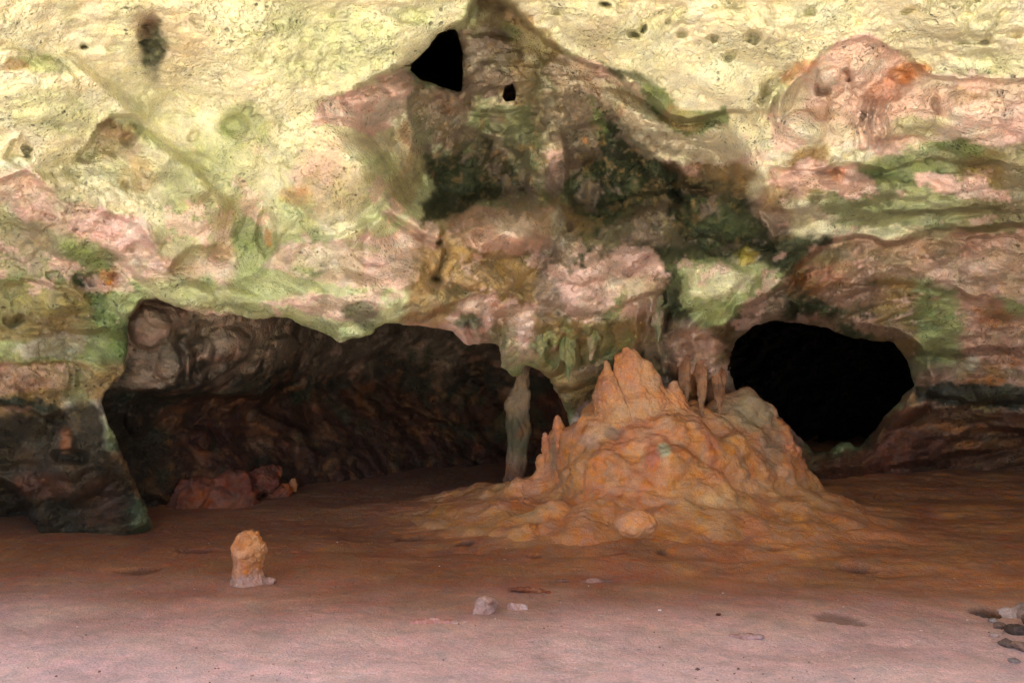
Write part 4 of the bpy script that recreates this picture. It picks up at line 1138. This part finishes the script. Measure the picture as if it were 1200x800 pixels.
rock('loose_stone', A(745, 614, 7.02) , (.155, .13, .100), 33, stone_col(srgb('bc8056'), srgb('c89268'), 5, 6), .016, 'rounded flat-topped orange stone resting in front of the flowstone mound', 'stone', rz=.2, cut=(.75, .98))
# dim heap at the foot of the left chamber
def heap_col(V, N_):
    m = sstep(-.2, .4, fbm(V, 4, 4, .6, seed=161))[:, None]
    return (srgb('65382a') * (1 - m) + srgb('85482e') * m) * (1 + .2 * fbm(V, 14, 3, seed=162))[:, None]
hp = on_floor(262, 592, 0)
rock('fallen_boulder', hp + (0, .14, .10), (.48, .34, .27), 44, heap_col, .024, 'large rust-brown fallen boulder against the left chamber wall', 'boulder', cut=(.40, .85), n=16, rough=1.6, rz=.3)
rock('fallen_boulder', on_floor(300, 585, .12), (.36, .20, .13), 45, heap_col, .018, 'sloping slab of brown rock leaning on the right of the largest boulder', 'boulder', ry=-.65, cut=(.5, .85), n=10, rough=1.5)
rock('fallen_boulder', on_floor(224, 594, .08), (.30, .2, .24), 46, heap_col, .02, 'low jagged boulder at the left end of the heap, next to the green pillar', 'boulder', cut=(.35, .8), n=14, rough=1.6)
rock('fallen_boulder', on_floor(322, 583, .05), (.17, .12, .12), 47, heap_col, .014, 'lumpy brown boulder at the right end of the heap, beside the small upright stone', 'boulder', rough=1.5, cut=(.5, .85))
rock('loose_stone', on_floor(345, 580, .07), (.058, .05, .10), 48, stone_col(srgb('a8683f'), srgb('b97a50'), 7, 12), .009, 'small upright orange stone in front of the dark left chamber', 'stone', ry=.2, cut=(.4, .8), n=12)
# embedded shards in the pale front floor
rock('rock_shard', on_floor(566, 722, .02), (.10, .05, .075), 51, stone_col(srgb('a07c70'), srgb('805c50'), 9, 14), .010, 'pale wedge of rock poking from the dusty floor below the bark-like slab', 'rock shard', ry=-.5, cut=(.45, .8), n=8)
rock('rock_shard', on_floor(604, 716, .0), (.075, .05, .045), 52, stone_col(srgb('b59490'), srgb('a07a70'), 10, 14), .008, 'small blunt shard just right of the pale wedge of rock', 'rock shard', cut=(.5, .85))
rock('rock_shard', on_floor(514, 733, .0), (.16, .045, .022), 53, stone_col(srgb('b08a80'), srgb('a5685a'), 11, 14), .010, 'low reddish sliver of rock left of the pale wedge', 'rock shard', rz=.12)
rock('bark_slab', on_floor(615, 694, .018), (.165, .035, .022), 54, stone_col(srgb('6e3c26'), srgb('8a5436'), 12, 20), .009, 'dark rusty elongated slab lying on the floor in front of the mound', 'slab', rz=-.18, ry=.10)
rock('rock_shard', on_floor(700, 682, .004), (.12, .03, .02), 55, stone_col(srgb('8a6458'), srgb('6e4a3c'), 13, 14), .008, 'thin brown flake on the floor below the orange stone', 'rock shard', rz=.05)
rock('rock_shard', on_floor(660, 681, .004), (.05, .02, .016), 56, stone_col(srgb('7a5448'), srgb('6e4a3c'), 14, 14), .006, 'tiny dark flake left of the thin brown flake', 'rock shard', rz=.3)
rock('fallen_leaf', on_floor(842, 726, .008), (.035, .012, .008), 57, stone_col(srgb('5a2c1c'), srgb('6e3c26'), 15, 30), .003, 'curled dark red leaf lying on the pale dust right of centre', 'leaf', rz=.9)
rock('rock_shard', on_floor(875, 748, .0), (.10, .04, .02), 58, stone_col(srgb('a88480'), srgb('8a6458'), 16, 14), .008, 'faint buried flake below the curled red leaf', 'rock shard')
# heap of dark rubble at the right edge
for i, (px, py, r, k_, lab) in enumerate(((1152, 719, .06, '54423a', 'dark brown stone at the upper left tip of the rubble patch'), (1185, 722, .09, 'a08880', 'pale dusty stone at the top of the rubble patch'),
        (1172, 738, .045, '6e564a', 'brown stone on the left of the rubble patch'), (1192, 745, .07, '4e3c34', 'dark stone in the middle of the rubble at the right edge'),
        (1180, 758, .05, '5e4a40', 'dark angular stone at the lower left of the rubble'), (1197, 762, .06, '7c6054', 'dull brown stone at the bottom of the rubble'), (1164, 730, .03, '90807a', 'small light pebble-sized stone between the two dark rubble stones'),
        (1210, 735, .09, '6e5448', 'large brown stone half cut off by the right edge'), (1188, 775, .03, '7a6a64', 'small stone below the rest of the rubble'),
        (1166, 748, .03, '9a8078', 'little pinkish stone at the far left foot of the rubble'), (1203, 722, .11, '8a7268', 'broad tan stone at the top of the rubble, cut by the right edge'))):
    rock('rubble_stone', on_floor(px, py, r * .25), (r, r * .8, r * .55), 60 + i, stone_col(srgb(k_), srgb(k_) * .6, 70 + i, 16), r * .12, lab, 'stone', 'dark rubble at the right edge of the floor', rz=i * .7, cut=(.5, .9))
# crumbs on the dusty floor
gr = random.Random(5); Vs, Fs, Cs = [], [], []
cl = [(gr.uniform(0, 1200), gr.uniform(600, 800)) for _ in range(22)] + [(290, 686), (292, 688), (570, 726), (745, 636), (1180, 750), (1180, 740), (1165, 735), (260, 600), (300, 598)]
for i in range(380):
    px, py = gr.uniform(0, 1200), 590 + 210 * gr.random() ** .7
    if i % 3: q = gr.choice(cl); px, py = q[0] + gr.gauss(0, 30), min(800, max(580, q[1] + gr.gauss(0, 9)))
    p = on_floor(px, py, 0)
    r = gr.uniform(.002, .006) * (1.8 if gr.random() < .06 else 1)
    k0 = sum(len(v) for v in Vs)
    q = np.array([(-1, -1, -.5), (1, -1, -.5), (1, 1, -.5), (-1, 1, -.5), (-.6, -.6, .6), (.7, -.5, .5), (.5, .7, .7), (-.7, .5, .4)]) * r * np.array([gr.uniform(.6, 1.4) for _ in range(3)])
    an = gr.uniform(0, 3.1); q = q @ np.array([[math.cos(an), math.sin(an), 0], [-math.sin(an), math.cos(an), 0], [0, 0, 1]])
    Vs.append(q + p); Fs.append(np.array([(0, 3, 2, 1), (4, 5, 6, 7), (0, 1, 5, 4), (1, 2, 6, 5), (2, 3, 7, 6), (3, 0, 4, 7)]) + k0)
    Cs.append(np.tile(srgb(gr.choice(['8a6a60', 'c8b4ae', '6a4a3e', 'a07a6c', '4a3830'])), (8, 1)))
cr = mesh_obj('floor_grit', np.concatenate(Vs), np.concatenate(Fs), M_STONE, np.concatenate(Cs), kind='stuff', smooth=False)
tag(cr, 'scattered grit and crumbs on the dusty cave floor', 'grit')
